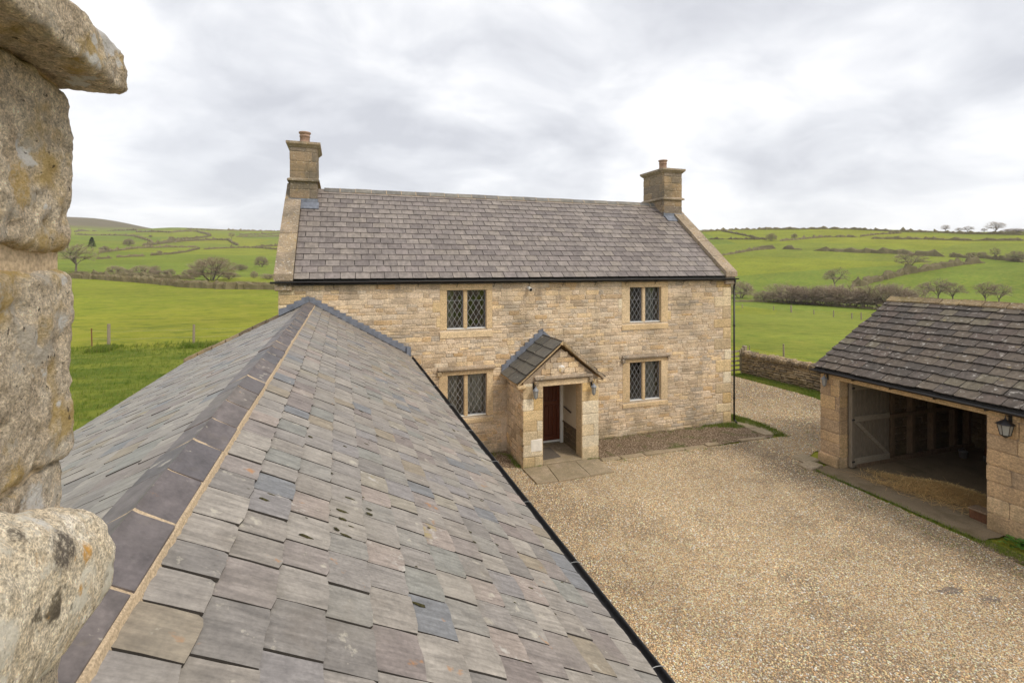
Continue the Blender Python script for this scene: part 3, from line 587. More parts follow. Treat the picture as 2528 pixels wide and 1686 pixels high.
# windows
def clip(poly,x0,x1,z0,z1):
    def cl(P,f,it):
        o=[]
        for i in range(len(P)):
            a,b=P[i],P[(i+1)%len(P)]; fa,fb=f(a),f(b)
            if fa>=0: o.append(a)
            if (fa>=0)!=(fb>=0): t=fa/(fa-fb); o.append((a[0]+(b[0]-a[0])*t,a[1]+(b[1]-a[1])*t))
        return o
    for f in (lambda p:p[0]-x0,lambda p:x1-p[0],lambda p:p[1]-z0,lambda p:z1-p[1]):
        poly=cl(poly,f,0)
        if len(poly)<3: return []
    return poly
for (a,b,c,d,ki) in WIN:
    s=SUR[ki]; mb=MB()
    # dressed surround: jambs, lintel, sill stand 14 mm proud and line the reveal
    y0,y1=YF-.014,YF+.20
    mb.cbox(s[0],a,y0,y1,c,d,.006); mb.cbox(b,s[1],y0,y1,c,d,.006); mb.cbox(s[0],s[1],y0,y1,d+.003,s[3],.006)
    win=mb.build('window','ashlar',house)
    sb=MB(); sb.prism([(0,y0-.02,s[2]),(0,y1,s[2]),(0,y1,c-.003),(0,YF+.10,c-.003),(0,y0-.02,c-.07)],(s[0],0,0),(s[1],0,0)); sb.build('window_sill','ashlar',win)
    m=(a+b)/2-.03; mm=.055
    MB().cbox(m-mm,m+mm,YF+.045,y1,c+.001,d-.001,.016).build('mullion','ashlar',win)
    MB().box(a,b,YF+.05,YF+.17,c+.001,c+.028).build('painted_sill','white',win)
    if ki in (2,3):
        hm=MB(); hm.prism([(0,YF,2.47),(0,YF-.11,2.42),(0,YF-.11,2.385),(0,YF-.04,2.36),(0,YF,2.36)],(s[0]-.03,0,0),(s[1]+.05,0,0))
        hm.cbox(s[0]-.05,s[0]+.06,YF-.09,YF,2.24,2.36,.01); 
        if ki==3: hm.cbox(s[1]-.04,s[1]+.07,YF-.09,YF,2.30,2.36,.01)
        hm.build('hood_mould','coping',win)
    if ki in (0,1):
        MB().box(s[0]+.02,s[1]-.02,YF-.05,YF,4.700,4.722).build('drip_strip','coping',win)
    edge=MB()
    for li,(xa,xb) in enumerate(((a,m-mm),(m+mm,b))):
        za,zb=c+.028,d; yy=YF+.12; t=.02; lead=MB()
        cas=MB(); cas.box(xa,xa+t,yy-.012,yy+.02,za,zb); cas.box(xb-t,xb,yy-.012,yy+.02,za,zb); cas.box(xa+t,xb-t,yy-.012,yy+.02,za,za+t); cas.box(xa+t,xb-t,yy-.012,yy+.02,zb-t,zb)
        if ki in(0,1): zm=zb-.36*(zb-za) if ki==1 else zb-.28*(zb-za); cas.box(xa+t,xb-t,yy-.006,yy+.008,zm-.006,zm+.006)
        cas.build('casement','frame',win)
        X0,X1,Z0,Z1=xa+t,xb-t,za+t,zb-t; dw=(X1-X0)/3.0; dh=dw*1.62
        nr=int((Z1-Z0)/dh)+2
        for r in range(-1,2*nr):
            for q in range(-1,4):
                xc=X0+dw*(q+(.5 if r%2 else 0)); zc=Z0+r*dh/2
                P=[(xc-dw/2,zc),(xc,zc-dh/2),(xc+dw/2,zc),(xc,zc+dh/2)]
                Q=clip(P,X0,X1,Z0,Z1)
                if len(Q)<3: continue
                tx,tz_=RG.uniform(-.07,.07),RG.uniform(-.09,.05)
                V3=[(x,yy+.002+(x-xc)*tx+(z-zc)*tz_,z) for x,z in Q]
                full=len(Q)==4 and all(abs(u[0]-v[0])<1e-6 and abs(u[1]-v[1])<1e-6 for u,v in zip(sorted(P),sorted(Q)))
                if full: MB().add(V3,[tuple(range(len(Q)))]).build('pane','glass',win)
                else: edge.add(V3,[tuple(range(len(Q)))])
                for i in (0,1):      # cames on the two lower edges
                    A,B=P[i],P[i+1]
                    t0,t1=0,1; dx,dz=B[0]-A[0],B[1]-A[1]
                    for (p,dd,lo,hi) in ((A[0],dx,X0,X1),(A[1],dz,Z0,Z1)):
                        u0,u1=(lo-p)/dd,(hi-p)/dd; u0,u1=min(u0,u1),max(u0,u1); t0,t1=max(t0,u0),min(t1,u1)
                    if t1-t0>.05: lead.tube((A[0]+dx*t0,yy-.003,A[1]+dz*t0),(A[0]+dx*t1,yy-.003,A[1]+dz*t1),.0050,.0050,4,False)
        lead.build('lead_cames','leadbar',win)
    if edge.f: edge.build('edge_panes','glass',win,kind='stuff')
# curtains inside
for (xa,xb,za,zb) in ((9.05,9.52,3.4,4.5),(9.1,9.55,1.0,2.2),(2.8,3.0,3.5,4.5),(3.28,3.82,1.1,2.2),(2.8,3.1,1.1,2.2)):
    n=24; V=[];Fc=[]
    for i in range(n+1):
        x=xa+(xb-xa)*i/n; y=YF+.36+.03*math.sin(i*1.7)
        V+= [(x,y,za),(x,y,zb)]
    for i in range(n): Fc.append((2*i,2*i+2,2*i+3,2*i+1))
    MB().add(V,Fc).build('curtain','cloth',house)
# roof
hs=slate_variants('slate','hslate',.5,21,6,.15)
deck=MB(); deck.prism([(0,EY+.03,EZ-.03),(0,RY,RZ-.035),(0,2*RY-EY,EZ-.03),(0,2*RY-EY,EZ-.1),(0,RY,RZ-.12),(0,EY+.03,EZ-.1)],(HX0+.32,0,0),(HX1-.32,0,0))
roof=deck.build('roof','deck',house)
sd_=Vector((0,EY-RY,EZ-RZ)).normalized(); Ls=math.hypot(RY-EY,RZ-EZ); nn_=Vector((0,-(RZ-EZ),RY-EY)).normalized()
rec=[]; slates(rec,hs,(0,EY,EZ),(1,0,0),sd_,nn_,HX0+.34,HX1-.34,Ls-.02,Ls/17.2,(.352,.368),.010,.07,.002,stag=.5,gap=.010)
bk=Vector((0,-sd_.y,sd_.z)); rec2=[]
slates(rec2,hs,(0,2*RY-EY,EZ),(1,0,0),bk,Vector((0,-nn_.y,nn_.z)),HX0+.34,HX1-.34,Ls-.02,Ls/17.2,(.352,.368),.010,.07,.002,stag=.5,gap=.010)
pieces(roof,'slate',rec,300,'upper_slates'); pieces(roof,'back_slates',rec2,0)
x=HX0+.95; bed=MB()
while x<11.5:
    x2=min(x+.47,11.5); mb=MB(); j=RG.uniform(-.006,.006)
    P=[(0,RY-.165,RZ-.085+j),(0,RY-.03,RZ+.05+j),(0,RY+.03,RZ+.05+j),(0,RY+.165,RZ-.085+j),(0,RY+.15,RZ-.10+j),(0,RY,RZ+.02+j),(0,RY-.15,RZ-.10+j)]
    mb.prism(P,(x+.006,0,0),(x2-.006,0,0)); mb.build('ridge_tile','hridge',roof)
    bed.prism([(0,RY-.168,RZ-.085),(0,RY-.03,RZ+.055),(0,RY+.03,RZ+.055),(0,RY+.168,RZ-.085),(0,RY,RZ-.06)],(x2-.012,0,0),(x2+.012,0,0))
    x=x2
bed.prism([(0,RY-.185,RZ-.155),(0,RY-.172,RZ-.105),(0,RY-.08,RZ-.06),(0,RY-.08,RZ-.155)],(HX0+.9,0,0),(11.5,0,0)); bed.build('ridge_bedding','hbed',roof)
# gable copings
for (xa,xb,kn) in ((HX0-.10,HX0+.33,-1),(HX1-.33,HX1+.12,1)):
    n=5; top_s=.12 if kn<0 else .12
    cop=None
    for i in range(n):
        for sgn in (1,-1):
            s0=-.03+(Ls-.03)*i/n; s1=-.03+(Ls-.03)*(i+1)/n-.012
            if True:
                P=lambda s,h: (0,(EY+(s)*-sd_.y)-RY, EZ+s*-sd_.z+h)
                q=[P(s0,.0),P(s1,.0),P(s1,.17),P(s0,.17)]
                q=[(0,RY+y*sgn,z) for _,y,z in q]
                q=[(0,yy_,zz_+RG.uniform(-.008,.008)) for _,yy_,zz_ in q]
                dx=RG.uniform(-.012,.012); MB().prism(q,(xa+dx,0,0),(xb+dx,0,0)).build('coping_stone','coping',roof)
    MB().cbox(xa+.02,xb-.03,YF-.12,YF+.4,4.60,4.90,.02,.01).build('kneeler','coping',roof)
# chimneys
def chimney(x0,x1,y0,y1,zb,zt,zm,zp):
    core=MB(); core.box(x0+.012,x1-.012,y0+.012,y1-.012,zb-1.2,zt-.01); ch=core.build('chimney','mortar',house)
    rec=[]
    for (o,u,n,L) in (((x0,y0,0),(1,0,0),(0,-1,0),x1-x0),((x1,y0,0),(0,1,0),(1,0,0),y1-y0),((x1,y1,0),(-1,0,0),(0,1,0),x1-x0),((x0,y1,0),(0,-1,0),(-1,0,0),y1-y0)):
        o=Vector(o)-Vector(n)*.008
        coursed(rec,cv,o,u,n,0,L,zb-1.0,zt-.08,[(-1,3,zm-.06,zm+.03)],(.25,.30),(.32,.55),.014,.01)
    pieces(ch,'stone',rec,300)
    MB().add([(x0-.07,y0-.07,zm-.05),(x1+.07,y0-.07,zm-.05),(x1+.07,y1+.07,zm-.05),(x0-.07,y1+.07,zm-.05),(x0-.07,y0-.07,zm),(x1+.07,y0-.07,zm),(x1+.07,y1+.07,zm),(x0-.07,y1+.07,zm),(x0,y0,zm+.05),(x1,y0,zm+.05),(x1,y1,zm+.05),(x0,y1,zm+.05)],[(3,2,1,0),(0,1,5,4),(1,2,6,5),(2,3,7,6),(3,0,4,7),(4,5,9,8),(5,6,10,9),(6,7,11,10),(7,4,8,11),(8,9,10,11)]).build('string_course','coping',ch)
    cp=MB(); e=.10
    cp.add([(x0-.015,y0-.015,zt-.14),(x1+.015,y0-.015,zt-.14),(x1+.015,y1+.015,zt-.14),(x0-.015,y1+.015,zt-.14),(x0-e,y0-e,zt-.045),(x1+e,y0-e,zt-.045),(x1+e,y1+e,zt-.045),(x0-e,y1+e,zt-.045),(x0-e,y0-e,zt+.02),(x1+e,y0-e,zt+.02),(x1+e,y1+e,zt+.02),(x0-e,y1+e,zt+.02),(x0+.1,y0+.1,zt+.06),(x1-.1,y0+.1,zt+.06),(x1-.1,y1-.1,zt+.06),(x0+.1,y1-.1,zt+.06)],
      [(3,2,1,0)]+[(a+i,a+(i+1)%4,a+4+(i+1)%4,a+4+i) for a in (0,4,8) for i in range(4)]+[(12,13,14,15)]); cp.build('chimney_cap','coping',ch)
    c=((x0+x1)/2,(y0+y1)/2-.05,zt+.05)
    MB().lathe(c,[(.17,0),(.165,.05),(.145,.08),(.14,.26),(.155,.27),(.155,.295),(.14,.305),(.145,.35),(.175,.37),(.175,.41),(.13,.415),(.12,.2)],18).build('chimney_pot','terra',ch,True)
    fl=MB(); fl.box(x0-.03,x1+.03,y0-.035,y0-.012,zb-.12,zb+.11); fl.prism([(0,y0-.035,zb-.005),(0,y0-.26,zb-.205),(0,y0-.26,zb-.19),(0,y0-.035,zb+.015)],(x0+.0,0,0),(x1+.06,0,0)); fl.build('lead_apron','lead',ch)
chimney(-1.38,-.64,16.0,17.35,7.07,8.82,7.74,0)
chimney(11.50,12.30,16.0,17.35,7.07,8.84,7.74,0)
# gutter and downpipe
def gutter(p0,p1,r,parent,name='gutter',mat='black',th=.006):
    p0=Vector(p0);p1=Vector(p1); d=(p1-p0).normalized(); a=d.cross(Vector((0,0,1))).normalized(); P=[]; k=9
    for i in range(k): t=math.pi*i/(k-1); P.append(a*math.cos(t)*r-Vector((0,0,1))*math.sin(t)*r)
    for i in range(k-1,-1,-1): t=math.pi*i/(k-1); P.append(a*math.cos(t)*(r-th)-Vector((0,0,1))*math.sin(t)*(r-th))
    n=len(P); mb=MB(); mb.add([p0+q for q in P]+[p1+q for q in P],[(i,(i+1)%n,n+(i+1)%n,n+i) for i in range(n)])
    return mb.build(name,mat,parent,True)
gutter((-1.58,13.27,4.82),(12.42,13.27,4.80),.05,house)
MB().box(-1.40,12.26,13.29,13.425,4.73,4.745).build('soffit_board','black',house)
x=-1.2
while x<12.4:
    mb=MB(); mb.box(x,x+.025,13.30,13.44,4.715,4.735); mb.tube((x+.012,13.21,4.8),(x+.012,13.30,4.72),.008,.008,5); mb.tube((x+.012,13.43,4.62),(x+.012,13.36,4.72),.007,.007,5); mb.build('gutter_bracket','black',house); x+=1.05
dp=MB(); dp.tube((12.33,13.30,4.74),(12.345,13.37,4.52),.029,.029,10); dp.tube((12.345,13.37,4.52),(12.345,13.37,.12),.029,.029,10); dp.tube((12.345,13.37,.12),(12.37,13.27,.03),.031,.031,10); dpo=dp.build('downpipe','black',house,True)
for z in (4.45,3.2,2.0,.8): MB().tube((12.345,13.37,z),(12.345,13.37,z+.06),.038,.038,10).build('pipe_collar','black',dpo)
# ---------------- porch (part of the cottage)
PX0,PX1,PY=4.45,6.62,12.12
pw=MB(); wall_holes(pw,PX0+.01,PX1-.01,-.2,2.2,PY+.01,PY+.33,[(4.99,6.13,-.2,2.07)])
pw.box(PX0+.01,PX0+.34,PY+.332,YF-.002,-.2,2.2); pw.box(6.20,PX1-.01,PY+.332,YF-.002,-.2,2.2)
pw.prism([(PX0+.01,0,2.202),(PX1-.01,0,2.202),(5.53,0,3.02)],(0,PY+.01,0),(0,PY+.33,0))
porch=pw.build('porch','joint',house)
rec=[]
coursed(rec,bv,(0,PY,0),(1,0,0),(0,-1,0),PX0,4.985,0,2.17,[],(.24,.36),(.26,.55),.012,.006)
coursed(rec,bv,(0,PY,0),(1,0,0),(0,-1,0),6.135,PX1,0,2.17,[],(.24,.36),(.24,.5),.012,.006)
gt=lambda x: 3.06-abs(x-5.53)*.80
coursed(rec,sv,(0,PY,0),(1,0,0),(0,-1,0),PX0,PX1,2.26,3.06,[],(.09,.16),(.14,.34),.012,.010,top=lambda x:gt(x)-.02)
coursed(rec,sv,(PX0,YF,0),(0,-1,0),(-1,0,0),0,YF-PY,0,2.15,[],(.12,.22),(.2,.5),.014,.011)
coursed(rec,sv,(PX1,PY,0),(0,1,0),(1,0,0),0,YF-PY,0,2.15,[],(.12,.22),(.2,.5),.014,.011)
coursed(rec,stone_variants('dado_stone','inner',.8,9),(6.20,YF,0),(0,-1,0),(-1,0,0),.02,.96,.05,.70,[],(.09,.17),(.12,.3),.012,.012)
pieces(porch,'stone',rec,300)
for (xa,xb,yb) in ((4.985,4.999,0),(6.121,6.135,0)): MB().box(xa,xb,PY-.004,PY+.345,.0,2.07).build('door_jamb','ashlar',porch)
MB().cbox(4.80,6.34,PY-.016,PY+.06,2.072,2.215,.006).build('lintel','ashlar',porch)
hm=MB(); hm.prism([(0,PY,2.34),(0,PY-.10,2.30),(0,PY-.10,2.265),(0,PY-.03,2.235),(0,PY,2.235)],(4.76,0,0),(6.40,0,0)); hm.cbox(4.74,4.85,PY-.085,PY-.002,2.10,2.234,.012); hm.cbox(6.31,6.42,PY-.085,PY-.002,2.10,2.234,.012); hm.build('hood_mould','coping',porch)
rb=MB(); V=[]; 
rb.lathe((0,0,0),[(.11,0),(.105,.03),(.07,.045),(.0001,.05)],12); rb.v=[(5.52+x,PY-z-.002,2.50+y*.9) for x,y,z in rb.v]; rb.build('carved_boss','close',porch)
MB().box(PX0+.341,6.198,PY+.0,YF+.3,-.1,.055).build('porch_floor','flag',porch)
MB().cbox(4.995,6.125,PY-.03,PY+.3,.0,.075,.012).build('doorstep','flag',porch)
MB().cbox(4.66,4.975,PY-.024,PY+.02,.40,.72,.012,.008).build('pale_block','paleblock',porch,label='whitish repair block low in the left pier')
t=thing('door_mat','dark brown door mat lying askew on the porch floor','mat',(5.3,12.75,.06))
MB().prism([(5.02,12.30,0),(5.62,12.36,0),(5.60,13.10,0),(4.96,13.12,0)],(0,0,.078),(0,0,.092)).build('mat_pile','mat',t)
MB().box(6.172,6.197,PY+.34,YF-.01,.70,2.2).build('plaster_panel','plaster',porch)
MB().box(6.15,6.197,PY+.34,YF-.01,.67,.70).build('dado_ledge','inner',porch)
MB().tube((6.15,YF-.10,1.13),(6.15,YF-.58,1.08),.014,.02,7).build('handrail','black',porch)
fr=MB(); fr.box(5.02,5.12,YF+.02,YF+.12,.056,2.14); fr.box(6.085,6.17,YF-.02,YF+.10,.056,2.14); fr.box(5.12,6.085,YF+.02,YF+.12,2.06,2.14); fr.box(5.12,6.085,YF-.01,YF+.10,.10,.145); fr.build('door_frame','white',porch)
dd=MB(); dd.box(5.122,6.083,YF+.05,YF+.09,.147,2.058)
for i in range(6): dd.cbox(5.23+i*.125,5.35+i*.125,YF+.036,YF+.052,.30,1.15,.006); dd.cbox(5.23+i*.125,5.35+i*.125,YF+.036,YF+.052,1.30,1.92,.006)
dd.box(5.122,6.083,YF+.03,YF+.05,1.17,1.28); dd.box(5.122,6.083,YF+.03,YF+.05,.147,.28); dd.box(5.122,5.22,YF+.03,YF+.05,.28,1.17); dd.box(5.99,6.083,YF+.03,YF+.05,.28,1.17); dd.box(5.122,5.22,YF+.03,YF+.05,1.28,2.05); dd.box(5.99,6.083,YF+.03,YF+.05,1.28,2.05)
dd.build('front_door','door',porch)
# porch roof
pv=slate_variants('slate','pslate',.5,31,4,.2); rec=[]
ax,az=5.53,3.20; 
for sg,ex_ in ((-1,4.27),(1,6.80)):
    ez=2.17 if sg<0 else 2.17; s_=Vector((ex_-ax,0,ez-az)); L=s_.length; n_=Vector((-s_.z*sg if False else abs(s_.z)*sg,0,abs(s_.x))).normalized()
    slates(rec,pv,(ex_,0,ez),(0,1,0),s_,n_,PY-.07,YF-.02,L+.01,L/5.0,(.70,.72),.018,.06,.004,stag=0)
pr=MB(); pr.prism([(4.30,0,2.16),(5.53,0,3.185),(6.77,0,2.16),(6.77,0,2.13),(5.53,0,3.145),(4.30,0,2.13)],(0,PY-.05,0),(0,YF-.01,0)); pr.build('porch_roof_deck','ashlar',porch)
pieces(porch,'roof_slate',rec,300)
# rough stone tiles showing along the right verge, kneelers
for i in range(7):
    t=i/7; x=5.56+t*1.12; z=3.235-(x-5.53)*.835
    mb=MB(); mb.prism([(0,0,-.075),(.21,0,-.25),(.21,0,-.165),(0,0,.008)],(x,PY-.12+RG.uniform(-.015,.015),z+RG.uniform(-.008,.008)),(x,PY+.04,z)); mb.build('verge_stone','coping',porch)
MB().cbox(4.27,4.52,PY-.09,PY+.06,2.05,2.14,.02,.008).build('kneeler','ashlar',porch)
MB().cbox(6.56,6.82,PY-.09,PY+.06,2.06,2.15,.02,.008).build('kneeler','ashlar',porch)
MB().prism([(5.46,0,3.16),(5.53,0,3.23),(5.60,0,3.16),(5.53,0,3.12)],(0,PY-.08,0),(0,YF-.02,0)).build('ridge_piece','ashlar',porch)
fl_n=9
for i in range(fl_n):
    t0=i/fl_n; x0_=4.28+1.25*t0; x1_=4.28+1.25*(i+1)/fl_n; z0_=2.19+1.04*t0; 
    MB().prism([(x0_,0,z0_),(x1_+.01,0,z0_+.115),(x1_+.01,0,z0_+.28),(x0_,0,z0_+.25)],(0,YF-.042-.004*(i%2),0),(0,YF-.025,0)).build('flashing','lead',porch)
for i in range(3):
    x0_=5.53+i*.1; z0_=3.23-.085*i; MB().prism([(x0_,0,z0_),(x0_+.11,0,z0_-.085),(x0_+.11,0,z0_+.04),(x0_,0,z0_+.11)],(0,YF-.042-.004*(i%2),0),(0,YF-.025,0)).build('flashing','lead',porch)
# ================================================================ the long low wing
wing=thing('slate_roofed_wing','long low stone wing with riven grey slates and dark ridge tiles, running to the cottage','outbuilding',(-.74,6.5,0))
GX,GZ=-.715,4.265; EX,EZw=1.68,2.855; LX,LZ=-3.30,3.00; WY0,WY1=.15,YF-.02
wb=MB(); wb.prism([(-3.05,0,-.2),(1.50,0,-.2),(1.50,0,2.85),(GX,0,GZ-.20),(-3.05,0,2.97)],(0,WY0+.1,0),(0,WY1-.02,0)); wb.build('wing_walls','rubble',wing)
dk=MB(); dk.prism([(EX-.02,0,EZw-.01),(GX,0,GZ-.015),(LX+.02,0,LZ-.01),(LX+.02,0,LZ-.06),(GX,0,GZ-.08),(EX-.02,0,EZw-.06)],(0,WY0,0),(0,WY1,0)); wroof=dk.build('roof','deck',wing)
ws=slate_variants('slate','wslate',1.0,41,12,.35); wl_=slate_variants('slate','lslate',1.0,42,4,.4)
rec=[]; s_=Vector((EX-GX,0,EZw-GZ)); Lr=s_.length; s_.normalize(); n_=Vector((-s_.z,0,s_.x))
slates(rec,ws,(EX+.02,0,EZw-.005),(0,1,0),s_,n_,WY0,WY1,Lr-.02,Lr/13.6,(.17,.275),.0095,.085,.0028,gap=.008,special=(wl_,.08))
s2=Vector((LX-GX,0,LZ-GZ)); L2=s2.length; s2.normalize(); n2=Vector((s2.z,0,-s2.x))
rec2=[]; slates(rec2,ws,(LX,0,LZ),(0,1,0),s2,n2,WY0,WY1,L2-.02,L2/13.6,(.17,.275),.0095,.085,.0028,gap=.008,special=(wl_,.03))
pieces(wroof,'slate',rec+rec2,300,'smaller_slates')
# ridge tiles with gritty bedding
bed=MB(); y=WY0; hw=.172; dz=.098
a1=Vector((s_.x,0,s_.z)); a2=Vector((s2.x,0,s2.z)); top=Vector((GX,0,GZ+.050))
while y<WY1-.05:
    L=.40*RG.uniform(.97,1.03); y2=min(y+L,WY1)
    j=Vector((RG.uniform(-.004,.004),0,RG.uniform(-.004,.004))); T=top+j; sk=RG.uniform(-.004,.004)
    r1=T+a1*.155+Vector((0,0,.004)); r2=T+a2*.155+Vector((0,0,.004)); th=.017
    k=.022
    P=[r1,T+a1*k,T+Vector((0,0,.004)),T+a2*k,r2]; Q=[p-Vector((0,0,th)) for p in P][::-1]
    mb=MB(); mb.prism(P+Q,(0,y+.008,sk),(0,y2-.008,-sk)); o=mb.build('ridge_tile','ridge',wroof)
    P2=[r1-Vector((.004,0,.004)),T+a1*k-Vector((0,0,.001)),T+Vector((0,0,.002)),T+a2*k-Vector((0,0,.001)),r2+Vector((.004,0,-.004))]
    bed.prism(P2+[p-Vector((0,0,th)) for p in P2][::-1],(0,y2-.018,0),(0,y2+.018,0))
    y=y2
n=int((WY1-WY0)/.03); V=[];Fc=[]
for i in range(n+1):
    yy=WY0+(WY1-WY0)*i/n; b=top+a1*.146; jj=RG.uniform(0,.010)
    q=[b+Vector((-.02,0,-.02)),b+Vector((-.0,0,-.001)),b+a1*(.014+jj*.5)+Vector((0,0,-.0035)),b+a1*(.026+jj)+Vector((0,0,-.040+RG.uniform(-.003,.003)))]
    V+=[(p.x,yy,p.z) for p in q]
for i in range(n):
    for k in range(3): Fc.append((4*i+k,4*i+k+1,4*i+k+5,4*i+k+4))
bed.add(V,[f[::-1] for f in Fc]); bed.build('ridge_bedding','bed',wroof)
# stepped lead flashing where the roof meets the cottage wall
nf=17
for i in range(nf):
    t0=i/nf; x0=GX+.0+(EX-GX+.05)*t0; x1=GX+(EX-GX+.05)*(i+1)/nf; z0=GZ+.03-(GZ-EZw)*t0; z1=GZ+.03-(GZ-EZw)*(i+1)/nf
    MB().prism([(x0-.006,0,z0),(x1,0,z1),(x1,0,z1+.20+RG.uniform(-.01,.01)),(x0-.006,0,z1+.225+RG.uniform(-.01,.01))],(0,YF-.040-.004*(i%2),0),(0,YF-.024,0)).build('flashing','lead',wing)
for i in range(4):
    x0=GX-.17*i; x1=GX-.17*(i+1); z0=GZ+.04-.086*i; z1=z0-.086
    MB().prism([(x0,0,z0),(x1-.004,0,z1),(x1-.004,0,z1+.20),(x0,0,z1+.235)],(0,YF-.040-.004*(i%2),0),(0,YF-.024,0)).build('flashing','lead',wing)
fb=MB(); fb.prism([(GX,0,GZ+.045),(EX+.03,0,EZw+.02),(EX+.03,0,EZw-.03),(GX,0,GZ-.02)],(0,WY1-.035,0),(0,WY1-.003,0)); fb.prism([(GX,0,GZ+.045),(GX,0,GZ-.02),(HX0,0,GZ-.34),(HX0,0,GZ-.28)],(0,WY1-.035,0),(0,WY1-.003,0)); fb.build('shadow_gap_strip','black',wing)  # black strip stands in for the shadow gap below the flashing
MB().box(EX-.02,EX+.09,YF-.10,YF-.02,EZw-.02,EZw+.22).build('gutter_stop_end','lead',wing)
# left rear verge with stone coping
vb=MB()
for i in range(7):
    t0=i/7; t1=(i+1)/7-.008; xa=HX0-.0+(LX-.12-HX0)*t0; xb=HX0+(LX-.12-HX0)*t1; f=lambda x: GZ+(x-GX)*(GZ-LZ)/(GX-LX)
    j=RG.uniform(-.015,.015)
    MB().prism([(xa,0,f(xa)-.0),(xb,0,f(xb)-.0),(xb,0,f(xb)+.10+j),(xa,0,f(xa)+.10+j*.3)],(0,YF-.02,0),(0,YF+.28,0)).build('verge_stone','drystone',wing)
MB().prism([(HX0-.002,0,-.2),(HX0-.002,0,GZ-.33),(-3.2,0,2.95),(-3.2,0,-.2)],(0,YF-.015,0),(0,YF+.25,0)).build('rear_gable_wall','rubble',wing)
wg=gutter((EX+.075,WY0,EZw-.03),(EX+.075,YF-.10,EZw-.015),.062,wing,mat='black')
gutter((LX-.055,WY0,LZ-.05),(LX-.055,YF-.02,LZ-.04),.055,wing)
MB().box(EX-.10,EX-.015,WY0,YF-.1,EZw-.12,EZw-.062).build('eaves_board','black',wing)
for y in (2.52,3.62,4.70,5.8,7.0,8.4,9.8,11.2,12.4):
    mb=MB(); 
    for k in range(6):
        t0=math.pi*k/6; t1=math.pi*(k+1)/6; c0=Vector((EX+.075,y,EZw-.025)); mb.tube(c0+Vector((math.cos(t0)*.068,0,math.sin(t0)*.03)),c0+Vector((math.cos(t1)*.068,.02*0,math.sin(t1)*.03)),.0022,.0022,5,False)
    mb.build('gutter_clip','steel',wg)
# moss cushions lying on the slates
mo=MB(); R=random.Random(5)
def onroof(x,y,h=0): return Vector((x,y,0))+Vector((0,0,GZ+(x-GX)*(EZw-GZ)/(EX-GX)))+n_*(.034+h)
for cx_,cy_,m_ in ((-.02,2.75,9),(.02,3.1,6),(.45,2.45,4),(.62,3.2,5),(.2,4.4,5),(1.0,3.9,4),(.9,2.6,3),(-.25,3.8,3),(1.3,4.6,3),(.5,6.2,4),(1.2,3.3,5),(-.3,2.6,4),(.3,5.2,5),(1.4,6.5,5),(.1,7.5,4)):
    for k in range(m_):
        x=cx_+R.gauss(0,.12); y=cy_+R.gauss(0,.22); r=R.uniform(.006,.019); c0=onroof(x,y,-.004)
        o=len(mo.v); mo.lathe(c0,[(r,0),(r*.85,r*.16),(r*.5,r*.26),(r*.1,r*.3)],9); sx_,sy_=R.uniform(.8,1.9),R.uniform(.45,.8); jt=[R.uniform(.65,1.2) for _ in range(9)]; mo.v[o:]=[(c0.x+(q_[0]-c0.x)*sx_*jt[i_%9],c0.y+(q_[1]-c0.y)*sy_*jt[i_%9],q_[2]-(q_[0]-c0.x)*sx_*jt[i_%9]*.567) for i_,q_ in enumerate(mo.v[o:])]
mo.build('moss_cushions','moss',wing,True,kind='stuff')
# ================================================================ the open barn
barn=thing('open_barn','open-fronted stone barn with lichened dark stone-slate roof and one plank door swung inward','barn',(14.9,6.4,0))
BX,BY1,BY0=12.12,10.02,1.2; BRX,BRZ,BEX,BEZ=14.93,4.25,11.95,2.50; OY0,OY1,OZ=6.38,9.48,2.26
def onx(mb): mb.v=[(y_,x_,z_) for x_,y_,z_ in mb.v]; mb.f=[f[::-1] for f in mb.f]; return mb
wm_=MB(); wall_holes(wm_,BY0,BY1,-.2,2.44,BX,BX+.42,[(OY0,OY1,-.2,OZ)]); onx(wm_)
for yy in (BY0,BY1-.40): wm_.prism([(BX+.422,yy,-.2),(17.7,yy,-.2),(17.7,yy,2.5),(BRX,yy,4.10),(BX+.422,yy,2.62)],(0,0,0),(0,.40,0))
wm_.box(17.3,17.72,BY0+.41,BY1-.41,-.2,2.6)
bw=wm_.build('barn_walls','joint',barn)
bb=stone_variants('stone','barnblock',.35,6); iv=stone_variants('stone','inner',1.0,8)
rec=[]; o=(BX,0,0); u=(0,-1,0); n=(-1,0,0)
coursed(rec,bb,o,u,n,-BY1,-OY1,.30,2.44,[],(.24,.36),(.26,.6),.016,.010)
coursed(rec,bb,(BX-.05,0,0),u,n,-BY1-.02,-OY1,0,.29,[],(.28,.29),(.4,.62),.05,.006)
coursed(rec,bb,o,u,n,-OY0,-OY0+.62,0,2.44,[],(.24,.36),(.30,.6),.016,.010)
coursed(rec,stone_variants('stone','barnblock',.9,7),o,u,n,-OY0+.63,-BY0,0,2.44,[],(.09,.20),(.2,.55),.016,.012)
coursed(rec,bb,(BX,OY1,0),(1,0,0),(0,-1,0),0,.28,0,2.26,[],(.24,.36),(.3,.4),.010,.006)
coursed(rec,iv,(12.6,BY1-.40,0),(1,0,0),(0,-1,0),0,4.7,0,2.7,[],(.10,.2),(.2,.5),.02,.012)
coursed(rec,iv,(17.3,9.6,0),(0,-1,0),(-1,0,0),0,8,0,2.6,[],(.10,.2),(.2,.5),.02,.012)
coursed(rec,stone_variants('stone','rubble',1,10),(BX,BY1,0),(1,0,0),(0,1,0),0,5.5,0,2.4,[],(.10,.2),(.2,.5),.02,.012)
pieces(bw,'stone',rec,300,'small_stones')
